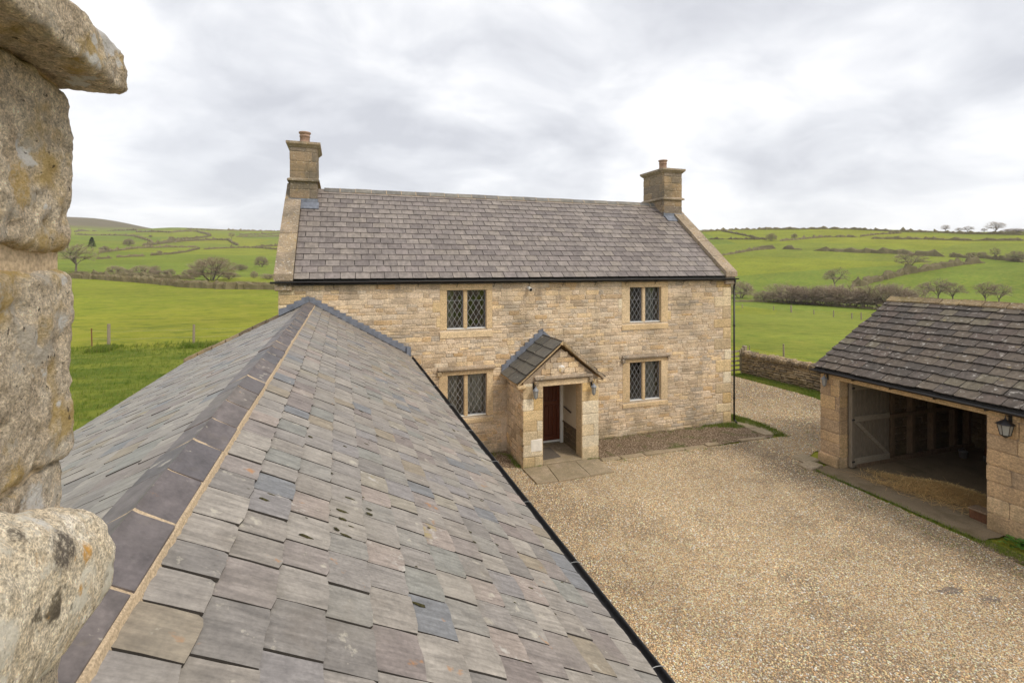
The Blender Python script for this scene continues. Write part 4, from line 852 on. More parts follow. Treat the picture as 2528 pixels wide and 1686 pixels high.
MB().cbox(BX-.02,BX+.12,OY0-.35,BY1-.02,2.262,2.44,.012).build('lintel_beam','ashlar',barn)
MB().box(BX+.123,BX+.42,OY0-.3,OY1+.2,2.262,2.44).build('inner_lintel','beam',barn)
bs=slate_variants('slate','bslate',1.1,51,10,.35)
s3=Vector((BEX-BRX,0,BEZ-BRZ)); L3=s3.length; s3.normalize(); n3=Vector((s3.z,0,-s3.x)); rec=[]
slates(rec,bs,(BEX,0,BEZ),(0,1,0),s3,n3,BY0-.1,BY1+.10,L3-.03,L3/12.3,(.26,.42),.019,.09,.007,gap=.010)
rec2=[]; s4=Vector((-s3.x,0,s3.z)); slates(rec2,bs,(2*BRX-BEX,0,BEZ),(0,1,0),s4,Vector((-n3.x,0,n3.z)),BY0-.1,BY1+.10,L3-.03,L3/12.3,(.26,.42),.019,.09,.007,gap=.010)
bd=MB(); bd.prism([(BEX+.02,0,BEZ-.012),(BRX,0,BRZ-.02),(2*BRX-BEX-.02,0,BEZ-.012),(2*BRX-BEX-.02,0,BEZ-.06),(BRX,0,BRZ-.09),(BEX+.02,0,BEZ-.06)],(0,BY0-.08,0),(0,BY1+.07,0)); broof=bd.build('roof','deck',barn)
pieces(broof,'slate',rec,300,'farther_slates'); pieces(broof,'back_slates',rec2,0)
y=BY1+.12
while y>BY0:
    L=RG.uniform(.42,.5); mb=MB(); T=Vector((BRX,0,BRZ+.085+RG.uniform(-.006,.006))); r=.20; th=.035; sl_=Vector((.86,0,-.50)); sr=Vector((-.86,0,-.50))
    P=[T+sl_*r,T+sl_*.03,T+Vector((0,0,.012)),T+sr*.03,T+sr*r]; Q=[p-Vector((0,0,th)) for p in P][::-1]
    mb.prism(P+Q,(0,y-L+.012,RG.uniform(-.008,.008)),(0,y-.006,RG.uniform(-.008,.008))); mb.build('ridge_tile','bridge',broof); y-=L
gutter((BEX-.05,BY0,BEZ-.045),(BEX-.05,BY1+.12,BEZ-.03),.058,barn)
MB().box(BEX+.03,BX-.005,BY0,BY1+.05,2.40,2.425).build('soffit_board','black',barn)
y=9.9
while y>BY0: 
    mb=MB(); mb.box(BEX-.02,BX-.01,y,y+.03,2.37,2.40); mb.build('gutter_bracket','black',barn); y-=.9
# rafters and timber posts inside
for i,xp in enumerate((13.95,14.75,15.6,16.5,17.1)): MB().cbox(xp,xp+.14,BY1-.58,BY1-.43,0,2.75,.01).build('wall_post','beam',barn)
MB().cbox(12.6,17.2,BY1-.62,BY1-.585,1.15,1.25,.005).build('wall_rail','beam',barn)
MB().cbox(12.6,17.2,BY1-.66,BY1-.585,.0,.12,.005).build('wall_plate','beam',barn)
y=9.2
while y>1.5:
    mb=MB(); mb.prism([(BX+.2,0,2.46),(BRX,0,4.06),(BRX,0,3.94),(BX+.2,0,2.34)],(0,y,0),(0,y+.07,0)); mb.prism([(17.6,0,2.46),(BRX,0,4.06),(BRX,0,3.94),(17.6,0,2.34)],(0,y,0),(0,y+.07,0)); mb.build('rafter','beam',barn); y-=.55
# plank door swung inwards
dx0,dx1,dy,dzt=12.42,13.78,9.36,2.22
dr=MB().box(dx0+.02,dx1-.02,dy+.045,dy+.055,.06,dzt-.02).build('barn_door','deck',barn)
np_=9
for i in range(np_):
    a=dx0+(dx1-dx0)*i/np_; b=dx0+(dx1-dx0)*(i+1)/np_-.014; MB().cbox(a,b,dy+.015+RG.uniform(-.003,.003),dy+.044,.05+RG.uniform(-.01,.01),dzt-RG.uniform(0,.01),.004).build('plank','oldwood',dr)
for z0,z1 in ((.12,.27),(1.20,1.34),(2.02,2.16)): MB().cbox(dx0+.03,dx1-.03,dy-.022,dy+.013,z0,z1,.006).build('ledge','oldledge',dr)
MB().prism([(dx0+.06,dy,1.19),(dx0+.20,dy,1.19),(dx1-.06,dy,.28),(dx1-.20,dy,.28)],(0,-.018,0),(0,.013,0)).build('brace','oldledge',dr)
MB().cbox(dx0-.05,dx0+.06,dy-.02,dy+.08,.04,dzt+.03,.01).build('stile','oldwood',dr)
for z in (.2,1.27,2.08): MB().box(dx0-.05,dx0+.04,dy-.034,dy-.022,z-.02,z+.02).build('hinge','black',dr)
# barn floor
MB().box(BX-.0,17.3,BY0+.3,BY1-.41,-.1,.012).build('barn_floor','concrete',kind='structure')
sheet('threshold_apron',blob_poly([(11.47,6.1),(12.125,6.1),(12.125,9.5),(12.0,9.72),(11.47,9.62)],.2,.025,8),.02,'concrete',kind='structure')
for a in ((11.30,11.75,9.62,10.02,-.02,.07),(11.62,12.02,9.98,10.5,-.02,.075)): MB().cbox(*a,.02,.03).build('foot_stone','flag',pav)
# straw on the floor, rust coloured block, board, pots
q=np.random.default_rng(3); m=8000; xs=q.normal(0,.28,m); ys=q.normal(0,.55,m)+.25*np.sin(xs*9); hh=.24*np.exp(-(xs/.45)**2-(ys/.8)**2)*q.uniform(.2,1,m)
cx0=13.0+xs-ys*.3; cy0=7.55+ys; ang=q.uniform(0,3.14,m); ln=q.uniform(.05,.16,m); tl=q.uniform(-.3,.3,m)
d_=np.stack([np.cos(ang)*ln,np.sin(ang)*ln,tl*ln],-1); c_=np.stack([cx0,cy0,.03+hh],-1); w_=np.stack([-np.sin(ang),np.cos(ang),np.zeros(m)],-1)*.0035
V=np.stack([c_-d_-w_,c_-d_+w_,c_+d_+w_,c_+d_-w_],1).reshape(-1,3); F=np.arange(m*4).reshape(-1,4); st=arr_mesh('loose_straw',V,F,'straw',kind='stuff')
t=thing('timber_block','reddish-brown block standing just inside the right-hand jamb of the barn opening','block',(12.42,6.62,0))
MB().cbox(12.30,12.56,6.47,6.78,.012,.20,.015,.01).build('block_body','rust',t); MB().cbox(12.28,12.58,6.45,6.80,.201,.235,.01,.008).build('top_board','beam',t)
t=thing('leaning_board','rusty brown board leaning against the dark back wall of the barn','board',(16.9,7.6,0))
MB().prism([(16.75,6.7,.02),(16.75,8.9,.02),(17.22,8.85,1.25),(17.22,6.75,1.25)],(0,0,0),(.03,0,0)).build('board_panel','rust',t)
MB().cbox(16.70,16.735,6.75,8.85,.35,.43,.005).build('batten','beam',t)
def pot(x,y,r,h,lab):
    t=thing('tin_pot',lab,'pot',(x,y,.012)); MB().lathe((x,y,.012),[(r*.8,0),(r,h*.9),(r*1.06,h*.92),(r*1.06,h),(r*.9,h),(r*.75,.02)],14).build('pot_body','steel',t,True)
    mb=MB()
    for k in range(8):
        t0=math.pi*k/8;t1=math.pi*(k+1)/8; mb.tube((x+r*math.cos(t0),y,.012+h+r*.7*math.sin(t0)),(x+r*math.cos(t1),y,.012+h+r*.7*math.sin(t1)),.004,.004,5,False)
    mb.build('handle','steel',t)
pot(16.0,8.95,.10,.18,'pale metal pot, the left one of two by the inner corner of the barn'); pot(16.25,8.55,.075,.12,'small pale metal pot, the right one of two by the inner corner of the barn')
t=thing('wire_hoop','thin pale wire hoop lying on the dark barn floor','hoop',(15.2,7.0,.02))
mb=MB()
for k in range(24):
    t0=2*math.pi*k/24;t1=2*math.pi*(k+1)/24; mb.tube((15.2+.33*math.cos(t0),7.0+.33*math.sin(t0),.03),(15.2+.33*math.cos(t1),7.0+.33*math.sin(t1),.03),.008,.008,5,False)
mb.build('hoop_ring','steel',t)
# ================================================================ lanterns, security lamp
def lantern(x,y,z,nx,ny,lab,s=1.0,style=0):
    t=thing('wall_lantern',lab,'lantern',(x,y,z),'lanterns on the stone walls'); n=Vector((nx,ny,0)); c0=Vector((x,y,z))+n*.14*s
    mb=MB(); mb.cbox(x-.03 if ny else min(x,x+nx*.02),x+.03 if ny else max(x,x+nx*.02),min(y,y+ny*.02) if ny else y-.03,max(y,y+ny*.02) if ny else y+.03,z+.02,z+.22*s,.004)
    mb.tube(Vector((x,y,z+.16*s)),c0+Vector((0,0,.20*s)),.009,.009,6); mb.tube(c0+Vector((0,0,.20*s)),c0+Vector((0,0,.13*s)),.007,.007,6); mb.build('bracket','black',t)
    R=(.105 if style else .07)*s
    MB().lathe(c0,[(R*.62,-.12*s),(R*.95,.05*s)],6).build('lantern_glass','lglass',t)
    mb=MB(); mb.lathe(c0,[(R*1.25,.052*s),(R*1.2,.062*s),(R*.55,.11*s),(.012,.14*s)],6); mb.lathe(c0,[(.012,-.17*s),(R*.7,-.125*s),(R*.7,-.118*s)],6)
    for k in range(6):
        a=2*math.pi*k/6; mb.tube(c0+Vector((math.cos(a)*R*.66,math.sin(a)*R*.66,-.12*s)),c0+Vector((math.cos(a)*R*.99,math.sin(a)*R*.99,.05*s)),.0055,.0055,4,False)
    mb.lathe(c0,[(.02,.14*s),(.012,.165*s)],8); mb.build('lantern_cage','frame' if not style else 'black',t)
lantern(4.74,PY-.01,1.96,0,-1,'hexagonal metal lantern on the left pier of the porch doorway')
lantern(6.40,PY-.01,1.93,0,-1,'hexagonal metal lantern on the right pier of the porch doorway')
lantern(BX-.01,9.80,2.20,-1,0,'pale lantern under the gutter on the far corner pier of the barn',.9)
lantern(BX-.01,6.00,2.14,-1,0,'wide dark lantern on the barn wall right of the opening',1.15,1)
t=thing('security_lamp','small white security lamp fixed high on the cottage wall between the upper windows','lamp',(5.09,YF,4.56))
MB().cbox(5.05,5.13,YF-.04,YF-.01,4.53,4.61,.01).build('mounting_plate','white',t)
MB().tube((5.09,YF-.04,4.58),(5.10,YF-.18,4.53),.045,.055,12).build('lamp_head','white',t); MB().tube((5.10,YF-.18,4.53),(5.102,YF-.19,4.527),.045,.045,12).build('lens','black',t)
# ================================================================ boundary wall, gate, fences
bwl=thing('dry_stone_wall','weathered dry-stone wall with upright cope stones beside the gravel drive','wall',(18.7,15,0))
def wx(y): return 18.95-(y-15.66)*.107
core=MB(); core.prism([(wx(19.4)-.19+.04,19.4,-.2),(wx(6)-.19+.04,6,-.2),(wx(6)-.19+.04,6,.86),(wx(19.4)-.19+.04,19.4,.86)],(0,0,0),(.36,0,0)); co=core.build('wall_core','deck',bwl)
dv=stone_variants('stone','drystone',1.5,14); rec=[]; uu=Vector((wx(6)-wx(19.4),6-19.4,0)); Lw=uu.length; uu.normalize(); nn=Vector((uu.y,-uu.x,0)); 
if nn.x>0: nn=-nn
coursed(rec,dv,(wx(19.4)-.15,19.4,0),uu,nn,0,Lw,-.05,.86,[],(.06,.13),(.12,.42),.05,.014,wav=.012)
s_c=0
while s_c<Lw:
    w_=RG.uniform(.07,.15); h=RG.uniform(.15,.25); P=Vector((wx(19.4)+.02,19.4,.86+h*.4))+uu*(s_c+w_/2)
    t_=RG.uniform(-.25,.25); u_=(uu+Vector((0,0,t_))).normalized(); v_=Vector((0,0,1))-u_*u_.z; v_.normalize()
    rec.append((pick(dv,w_*1.2,h),frame(P+nn*.20,u_,v_,nn,w_*.95,h,.06),.35)); s_c+=w_
    rec.append((pick(dv,w_,.3),frame(P+Vector((0,0,h*.45)),u_,nn,Vector((0,0,1)),w_*.95,.36,.05),.2))
pieces(co,'stone',rec,300,'far_stones')
gate=thing('field_gate','weathered wooden field gate with hanging post closing the drive beyond the cottage corner','gate',(17,19.5,0))
MB().cbox(18.56,18.73,19.42,19.60,-.1,1.32,.02).build('gate_post','post',gate); MB().cbox(18.40,18.50,19.40,19.53,-.1,1.22,.02).build('gate_post','post',gate); MB().cbox(14.9,15.05,19.42,19.57,-.1,1.25,.02).build('gate_post','post',gate)
for z in (.18,.40,.62,.84,1.08): MB().cbox(15.1,18.38,19.46,19.50,z-.04,z+.04,.006).build('rail','post',gate)
for x in (15.12,16.7,18.28): MB().cbox(x,x+.08,19.435,19.458,.12,1.14,.005).build('stile','post',gate)
MB().prism([(15.2,19.44,.16),(15.32,19.44,.16),(18.26,19.44,1.10),(18.12,19.44,1.10)],(0,-.006,0),(0,.02,0)).build('brace','post',gate)
def fence(name_label,posts,h,mats='post',r=.045,wires=2,grp=None):
    t=thing('post_and_wire_fence',name_label,'fence',(posts[0][0],posts[0][1],tzf(*posts[0][:2])),grp)
    T=[]
    for i,p in enumerate(posts):
        x,y=p[:2]; z=tzf(x,y); hh=h*(p[2] if len(p)>2 else 1); mt=p[3] if len(p)>3 else mats; rr=r*(p[4] if len(p)>4 else 1)
        lx,ly=RG.uniform(-.03,.03),RG.uniform(-.03,.03); MB().tube((x,y,z-.2),(x+lx,y+ly,z+hh),rr,rr*.92,8).build('fence_post',mt,t); T.append((x,y,z,hh))
    wm2=MB()
    for (x0,y0,z0,h0),(x1,y1,z1,h1) in zip(T,T[1:]):
        for k in range(wires):
            f=(k+1)/(wires+.25); wm2.tube((x0,y0,z0+h*f*.9),(x1,y1,z1+h*f*.9),.004,.004,4,False)
    wm2.build('wire','steel',t); return t
fence('post-and-wire fence of pale wooden stakes in the pasture left of the wing',[(-13.9,36.3,.93,'redpost',.62),(-12.75,35.4,1.2,'post',1.5),(-8.4,35.2,1.05,'post',1.2),(-3.5,34.6),(1.5,34.2),(6.5,33.8)],1.15,r=.06)
fence('post-and-wire fence standing just behind the dry-stone wall',[(20.3,26.2),(19.9,22.6,1.3),(19.8,20.4,1,'post',.6),(19.95,18.4,1.25,'post',.9),(20.2,15.6),(20.5,12.6)],1.25)
fence('distant post-and-wire fence across the far end of the right-hand pasture',[(112.3,118.4),(114.5,109.1),(113.1,102.1,1.6,'post',1.8),(110.3,93),(102,81.2,1.2),(99.4,75.1),(96.8,71.2,1.2),(93,63),(90,55)],1.2,r=.12)
# ================================================================ stone pier close to the camera
pier=thing('stone_chimney_stack','rough lichened stone chimney stack with overhanging cap, close at the left edge','chimney stack',(-.8,.75,4))
def rock(name,mat,x0,x1,y0,y1,z0,z1,r=.02,amp=.012,step=.009,seed=0,sq=0):
    lo=np.array((x0,y0,z0)); hi=np.array((x1,y1,z1)); n=[max(2,int((hi[i]-lo[i])/step)) for i in range(3)]
    V=[];F=[]
    for ax in range(3):
        a,b=[i for i in range(3) if i!=ax]
        for sd in (0,1):
            ga=np.linspace(lo[a],hi[a],n[a]+1); gb=np.linspace(lo[b],hi[b],n[b]+1); A,B=np.meshgrid(ga,gb,indexing='ij'); P=np.zeros(A.shape+(3,)); P[...,a]=A; P[...,b]=B; P[...,ax]=(lo,hi)[sd][ax]
            o=sum(len(v) for v in V); V.append(P.reshape(-1,3)); m1,m2=A.shape; I,J=np.meshgrid(np.arange(m1-1),np.arange(m2-1),indexing='ij')
            f=np.stack([I*m2+J,(I+1)*m2+J,(I+1)*m2+J+1,I*m2+J+1],-1).reshape(-1,4)+o
            flip=(ax==1)^(sd==0); F.append(f[:, ::-1] if flip else f)
    V=np.concatenate(V); F=np.concatenate(F)
    q=np.clip(V,lo+r,hi-r); d=V-q; L=np.linalg.norm(d,axis=1,keepdims=True); nrm=d/np.maximum(L,1e-9); V=q+nrm*r
    out=np.empty(len(V)); off=Vector((seed*3.1,seed*1.7,0))
    for i,p in enumerate(V):
        P=Vector(p)+off
        v=mnoise.fractal(P*10,1,2.1,3)*.40+mnoise.fractal(P*38,.8,2.2,4)*.30
        v-=max(0,mnoise.noise(P*30)-.25)*1.3
        out[i]=v
    V=V+nrm*(out[:,None]*amp)
    if seed==6: V[:,2]+=np.clip(1.10-V[:,1],0,.24)*.42*np.clip((V[:,2]-z0)/(z1-z0),0,1)
    mm=bpy.data.meshes.new(name); key={}; idx=np.empty(len(V),int); U=[]
    for i,p in enumerate(np.round(V,5)):
        k=tuple(p)
        if k not in key: key[k]=len(U); U.append(V[i])
        idx[i]=key[k]
    mm.from_pydata([tuple(p) for p in U],[],[tuple(idx[j] for j in f) for f in F.tolist()]); mm.materials.append(M[mat]); mm.shade_smooth(); return link(name,mm,pier)
PXF=-.45
rock('cap_stone','close',-.74,PXF+.083,.50,1.103,5.520,5.600,.014,.013,.006,1)
rock('stone','close',-.74,PXF+.006,.66,1.093,5.234,5.517,.018,.014,.006,2)
rock('pinning_stone','close',-.74,PXF-.020,.66,1.068,5.208,5.240,.006,.006,.006,3)
rock('stone','close',-.74,PXF+.008,.66,1.098,4.880,5.204,.022,.014,.006,4)
rock('stone','close',-.74,PXF-.004,.66,1.085,4.765,4.878,.012,.010,.006,5)
rock('string_course_stone','band',-.74,PXF+.078,.55,1.112,4.60,4.780,.075,.010,.006,6)
rock('stone','close',-.74,PXF+.00,.66,1.085,4.38,4.665,.03,.016,.012,7)
rock('stone','close',-.74,PXF+.00,.66,1.09,4.05,4.37,.03,.016,.012,8)
pc=MB(); pc.box(-1.15,PXF-.010,.30,1.074,3.9,5.53); pc.build('stack_core','bed',pier)
for (z0,z1) in ((5.243,5.515),(4.895,5.24),(4.775,4.885),(4.38,4.665),(4.05,4.37)): 
    MB().cbox(-.74,PXF,.27,.655,z0,z1,.015,.006).build('stone','close',pier); MB().cbox(-1.18,-.745,.27,1.09,z0,z1,.015,.006).build('stone','close',pier)
MB().cbox(-1.24,-.745,.20,1.11,5.522,5.60,.02,.006).build('cap_stone','close',pier); MB().cbox(-.74,PXF+.08,.20,.495,5.522,5.60,.02,.006).build('cap_stone','close',pier)
MB().cbox(-1.22,-.745,.22,1.11,4.668,4.77,.03,.006).build('string_course_stone','band',pier); MB().cbox(-.74,PXF+.08,.22,.545,4.668,4.79,.03,.006).build('string_course_stone','band',pier)
# ================================================================ grass near the buildings
def tufts(name,pts,hmin,hmax,w,nb,mat='blade',seed=1,lean=.5):
    q=np.random.default_rng(seed); m=len(pts); P=np.repeat(pts,nb,axis=0); k=m*nb
    P=P+np.concatenate([q.normal(0,.035,(k,2)),np.zeros((k,1))],1)
    a=q.uniform(0,6.283,k); h=q.uniform(hmin,hmax,k)*np.repeat(q.uniform(.6,1.3,m),nb); l=q.uniform(.1,lean,k)*h
    la=np.repeat(q.normal(.6,.6,m),nb)+q.normal(0,.8,k)
    sx=np.cos(a)*w/2; sy=np.sin(a)*w/2; tx=np.cos(la)*l; ty=np.sin(la)*l; zr=np.zeros(k)
    A=P+np.stack([-sx,-sy,zr-.01],-1); B=P+np.stack([sx,sy,zr-.01],-1); Cc=P+np.stack([sx*.6+tx*.45,sy*.6+ty*.45,h*.6],-1); D=P+np.stack([-sx*.6+tx*.45,-sy*.6+ty*.45,h*.6],-1); T=P+np.stack([tx,ty,h*.93],-1)
    V=np.stack([A,B,Cc,D,T],1).reshape(-1,3); i=np.arange(k)[:,None]*5
    F=np.concatenate([i+np.array([[0,1,2]]),i+np.array([[0,2,3]]),i+np.array([[3,2,4]])]); return arr_mesh(name,V,F,mat,kind='stuff')
q=np.random.default_rng(21)
def scat(n,x0,x1,y0,y1,fn=None):
    x=q.uniform(x0,x1,n); y=q.uniform(y0,y1,n)
    if fn is not None: k=fn(x,y); x,y=x[k],y[k]
    return np.stack([x,y,tz(x,y)],-1)
tufts('rough_grass',scat(30000,-26,-3.6,6,36,lambda x,y:(x>-.95*y-2)&(x<-.1*y) & (q.random(len(x))<np.clip(1.25-y/45,.2,1))),.05,.16,.012,6,seed=3)
tufts('fence_line_grass',np.concatenate([scat(420,-22,-3,33.0,36.2),scat(500,-13.2,-12.2,33.5,35.2),scat(500,-8.8,-5.6,33.6,34.9)]),.12,.32,.02,7,seed=4)
G=lambda n,poly,z=.0: (lambda P:P[inpoly(poly,P[:,0],P[:,1])])(np.stack([q.uniform(min(p[0] for p in poly),max(p[0] for p in poly),n),q.uniform(min(p[1] for p in poly),max(p[1] for p in poly),n),np.full(n,z)],-1))
tufts('verge_grass',np.concatenate([G(9000,[(17.3,10.4),(18.85,10.4),(18.5,19.3),(17.6,19.3),(17.75,15.6)]),G(2600,[(12.95,11.75),(13.15,13.0),(12.95,14.2),(13.05,15.6),(12.55,15.6),(12.5,13.5),(12.75,12.6),(12.6,11.9)]),G(400,[(12.0,12.9),(12.35,12.9),(12.3,13.4),(11.0,13.4)],.01)]),.03,.09,.010,6,seed=5)
tufts('yard_edge_grass',np.concatenate([G(1800,[(11.15,2.0),(11.62,2.0),(11.62,6.1),(11.35,6.2)]),G(260,[(11.42,6.1),(11.5,6.1),(11.5,9.7),(11.42,9.7)]),np.array([[x,13.36+RG.uniform(-.06,.04),.01] for x in np.linspace(6.7,11.9,60)]),np.array([[x+RG.uniform(-.03,.03),PY-.03+RG.uniform(-.03,.0),.01] for x in (4.5,4.55,4.62,4.75,4.85,4.9,4.95,6.3,6.35,6.4,6.5,6.55,6.58) for _ in range(3)]),np.array([[4.40+RG.uniform(-.08,.03),RG.uniform(12.2,13.1),.01] for _ in range(90)]),G(60,[(3.2,13.1),(4.3,13.1),(4.3,13.4),(3.2,13.4)],.01)]),.02,.07,.009,6,seed=6)
sheet('mossy_kerb',blob_poly([(11.15,2.0),(11.62,2.0),(11.62,6.05),(11.30,6.2)],.2,.03,18),.004,'soil',kind='structure')
tufts('drive_weeds',np.concatenate([G(26,[(2.5,3),(11,3),(11.3,11.5),(2.6,11.5)]),G(170,[(10.6,5.0),(11.4,5.0),(11.5,9.8),(10.9,9.8)]),G(60,[(6.6,11.6),(12.2,11.6),(12.2,11.86),(6.6,11.86)])]+[G(420,[(12.8,10.8),(17.0,10.9),(17.4,17.5),(14.2,18)])]),.01,.035,.010,7,seed=8)

# leafy plant at the foot of the dry-stone wall
def leafy(x,y,n,r,h,lab,seed):
    t=thing('leafy_weed',lab,'plant',(x,y,0)); R=random.Random(seed); mb=MB()
    for i in range(n):
        a=R.uniform(0,6.28); d=R.uniform(0,r); z=R.uniform(.03,h)*(1-d/r*.5); c0=Vector((x+math.cos(a)*d,y+math.sin(a)*d,z)); l=R.uniform(.05,.10); dr=Vector((math.cos(a),math.sin(a),R.uniform(-.2,.7))).normalized(); sd2=dr.cross(Vector((0,0,1))).normalized()*l*.4
        mb.add([c0-dr*l*.5,c0+sd2,c0+dr*l*.6,c0-sd2,c0+Vector((0,0,-.01))],[(0,1,4),(1,2,4),(2,3,4),(3,0,4)])
    mb.build('leaves','leaf',t)
    st=MB()
    for i in range(9): a=R.uniform(0,6.28); st.tube((x,y,0),(x+math.cos(a)*r*.7,y+math.sin(a)*r*.7,h*.7),.006,.003,4,False)
    st.build('stems','leaf',t)
leafy(18.0,13.1,420,.55,.38,'broad-leaved green weed clump at the foot of the dry-stone wall beside the barn',1)
leafy(11.95,5.75,110,.30,.14,'low green weeds at the base of the barn wall right of the opening',2)
# ================================================================ winter trees and hedges
def tubes(mb,p0,p1,r0,r1,k=4): mb.tube(p0,p1,r0,r1,k,False)
def make_tree(seed,kind):
    R=random.Random(seed); tr=MB(); V=[];F=[]; bare=kind=='bare'
    c0=Vector((0,0,.60 if bare else .40)); rad_=(.47,.47,.37) if bare else (.50,.50,.56)
    lob=[(Vector((R.gauss(0,1),R.gauss(0,1),R.gauss(0,1))).normalized(),R.uniform(.06,.24)) for _ in range(9)]
    def env(d):
        k=.80+sum(a*max(0,d.dot(l))**5 for l,a in lob)+R.gauss(0,.05)
        return Vector((d.x*rad_[0],d.y*rad_[1],d.z*rad_[2]))*k+c0
    forks=[]
    if bare:
        ln=Vector((R.uniform(-.04,.04),R.uniform(-.04,.04),.26)); tr.tube((0,0,-.02),ln*.5,.030,.024,7,False); tr.tube(ln*.5,ln,.024,.020,7,False)
        for i in range(7): a=R.uniform(0,6.28); q=Vector((math.cos(a)*R.uniform(.10,.24),math.sin(a)*R.uniform(.10,.24),R.uniform(.42,.66))); m=ln.lerp(q,.5)+Vector((0,0,.03)); tr.tube(ln,m,.014,.010,5,False); tr.tube(m,q,.010,.007,5,False); forks+= [(m,.008),(q,.006)]
        forks.append((ln,.010))
    else:
        for i in range(9): a=R.uniform(0,6.28); b=Vector((math.cos(a)*.05,math.sin(a)*.05,-.02)); q=Vector((math.cos(a)*R.uniform(.08,.26),math.sin(a)*R.uniform(.08,.26),R.uniform(.2,.42))); tr.tube(b,q,.012,.008,5,False); forks+= [(q,.006),(b.lerp(q,.5),.007)]
    for i in range(170 if bare else 300):
        d=Vector((R.gauss(0,1),R.gauss(0,1),R.gauss(.25,1)));d.normalize()
        if d.z<-.55: d.z=-.3
        e=env(d)
        if not bare and e.z<.06: e.z=R.uniform(.06,.2)
        f,r0=min(forks,key=lambda t:(t[0]-e).length*R.uniform(.7,1.3)); m=f.lerp(e,.5)+Vector((R.gauss(0,.02),R.gauss(0,.02),R.uniform(0,.05)))
        tr.tube(f,m,r0*.5,r0*.34,3,False); tr.tube(m,e,r0*.34,.0012,3,False); dr=(e-m).normalized()
        for j in range(16 if bare else 24):
            b=m.lerp(e,R.uniform(.0,1.0)) if j else e; dd=(dr+Vector((R.gauss(0,.55),R.gauss(0,.55),R.gauss(.1,.5)))).normalized(); L=R.uniform(.05,.12); t=b+dd*L; s=dd.orthogonal().normalized()*R.uniform(.0014,.0030); s.rotate(Matrix.Rotation(R.uniform(0,6.28),3,dd)); o=len(V); V+=[tuple(b-s),tuple(b+s),tuple(t)]; F.append((o,o+1,o+2))
    m1=tr.mesh('trunk'); m1.materials.append(M['bark']); m2=bpy.data.meshes.new('crown'); m2.from_pydata(V,[],F); m2.materials.append(M['twig']); return m1,m2
def make_conifer(seed):
    R=random.Random(seed); tr=MB(); tr.tube((0,0,-.02),(0,0,.9),.03,.006,6); V=[];F=[]
    for i in range(1500):
        z=R.uniform(.12,1); r=.30*(1-z)**.7*R.uniform(.35,1.1); a=R.uniform(0,6.28); c0=Vector((math.cos(a)*r,math.sin(a)*r,z)); d=Vector((math.cos(a),math.sin(a),R.uniform(-.4,.3)))*.07; s=Vector((-math.sin(a),math.cos(a),R.uniform(-.4,.4)))*.03; o=len(V); V+=[tuple(c0-s),tuple(c0+s),tuple(c0+d)]; F.append((o,o+1,o+2))
    m1=tr.mesh('trunk'); m1.materials.append(M['bark']); m2=bpy.data.meshes.new('crown'); m2.from_pydata(V,[],F); m2.materials.append(M['conifer']); return m1,m2
TRE={'bare':[make_tree(s,'bare') for s in (1,2,3,4)],'bush':[make_tree(s,'bush') for s in (11,12,13,14)],'conifer':[make_conifer(5)]}
SIDE={'bare':'bare winter tree','bush':'leafless rounded bush','conifer':'dark evergreen tree'}
GRP={'bare':'bare winter trees on the hills','bush':'leafless bushes along the hedgerows','conifer':None}
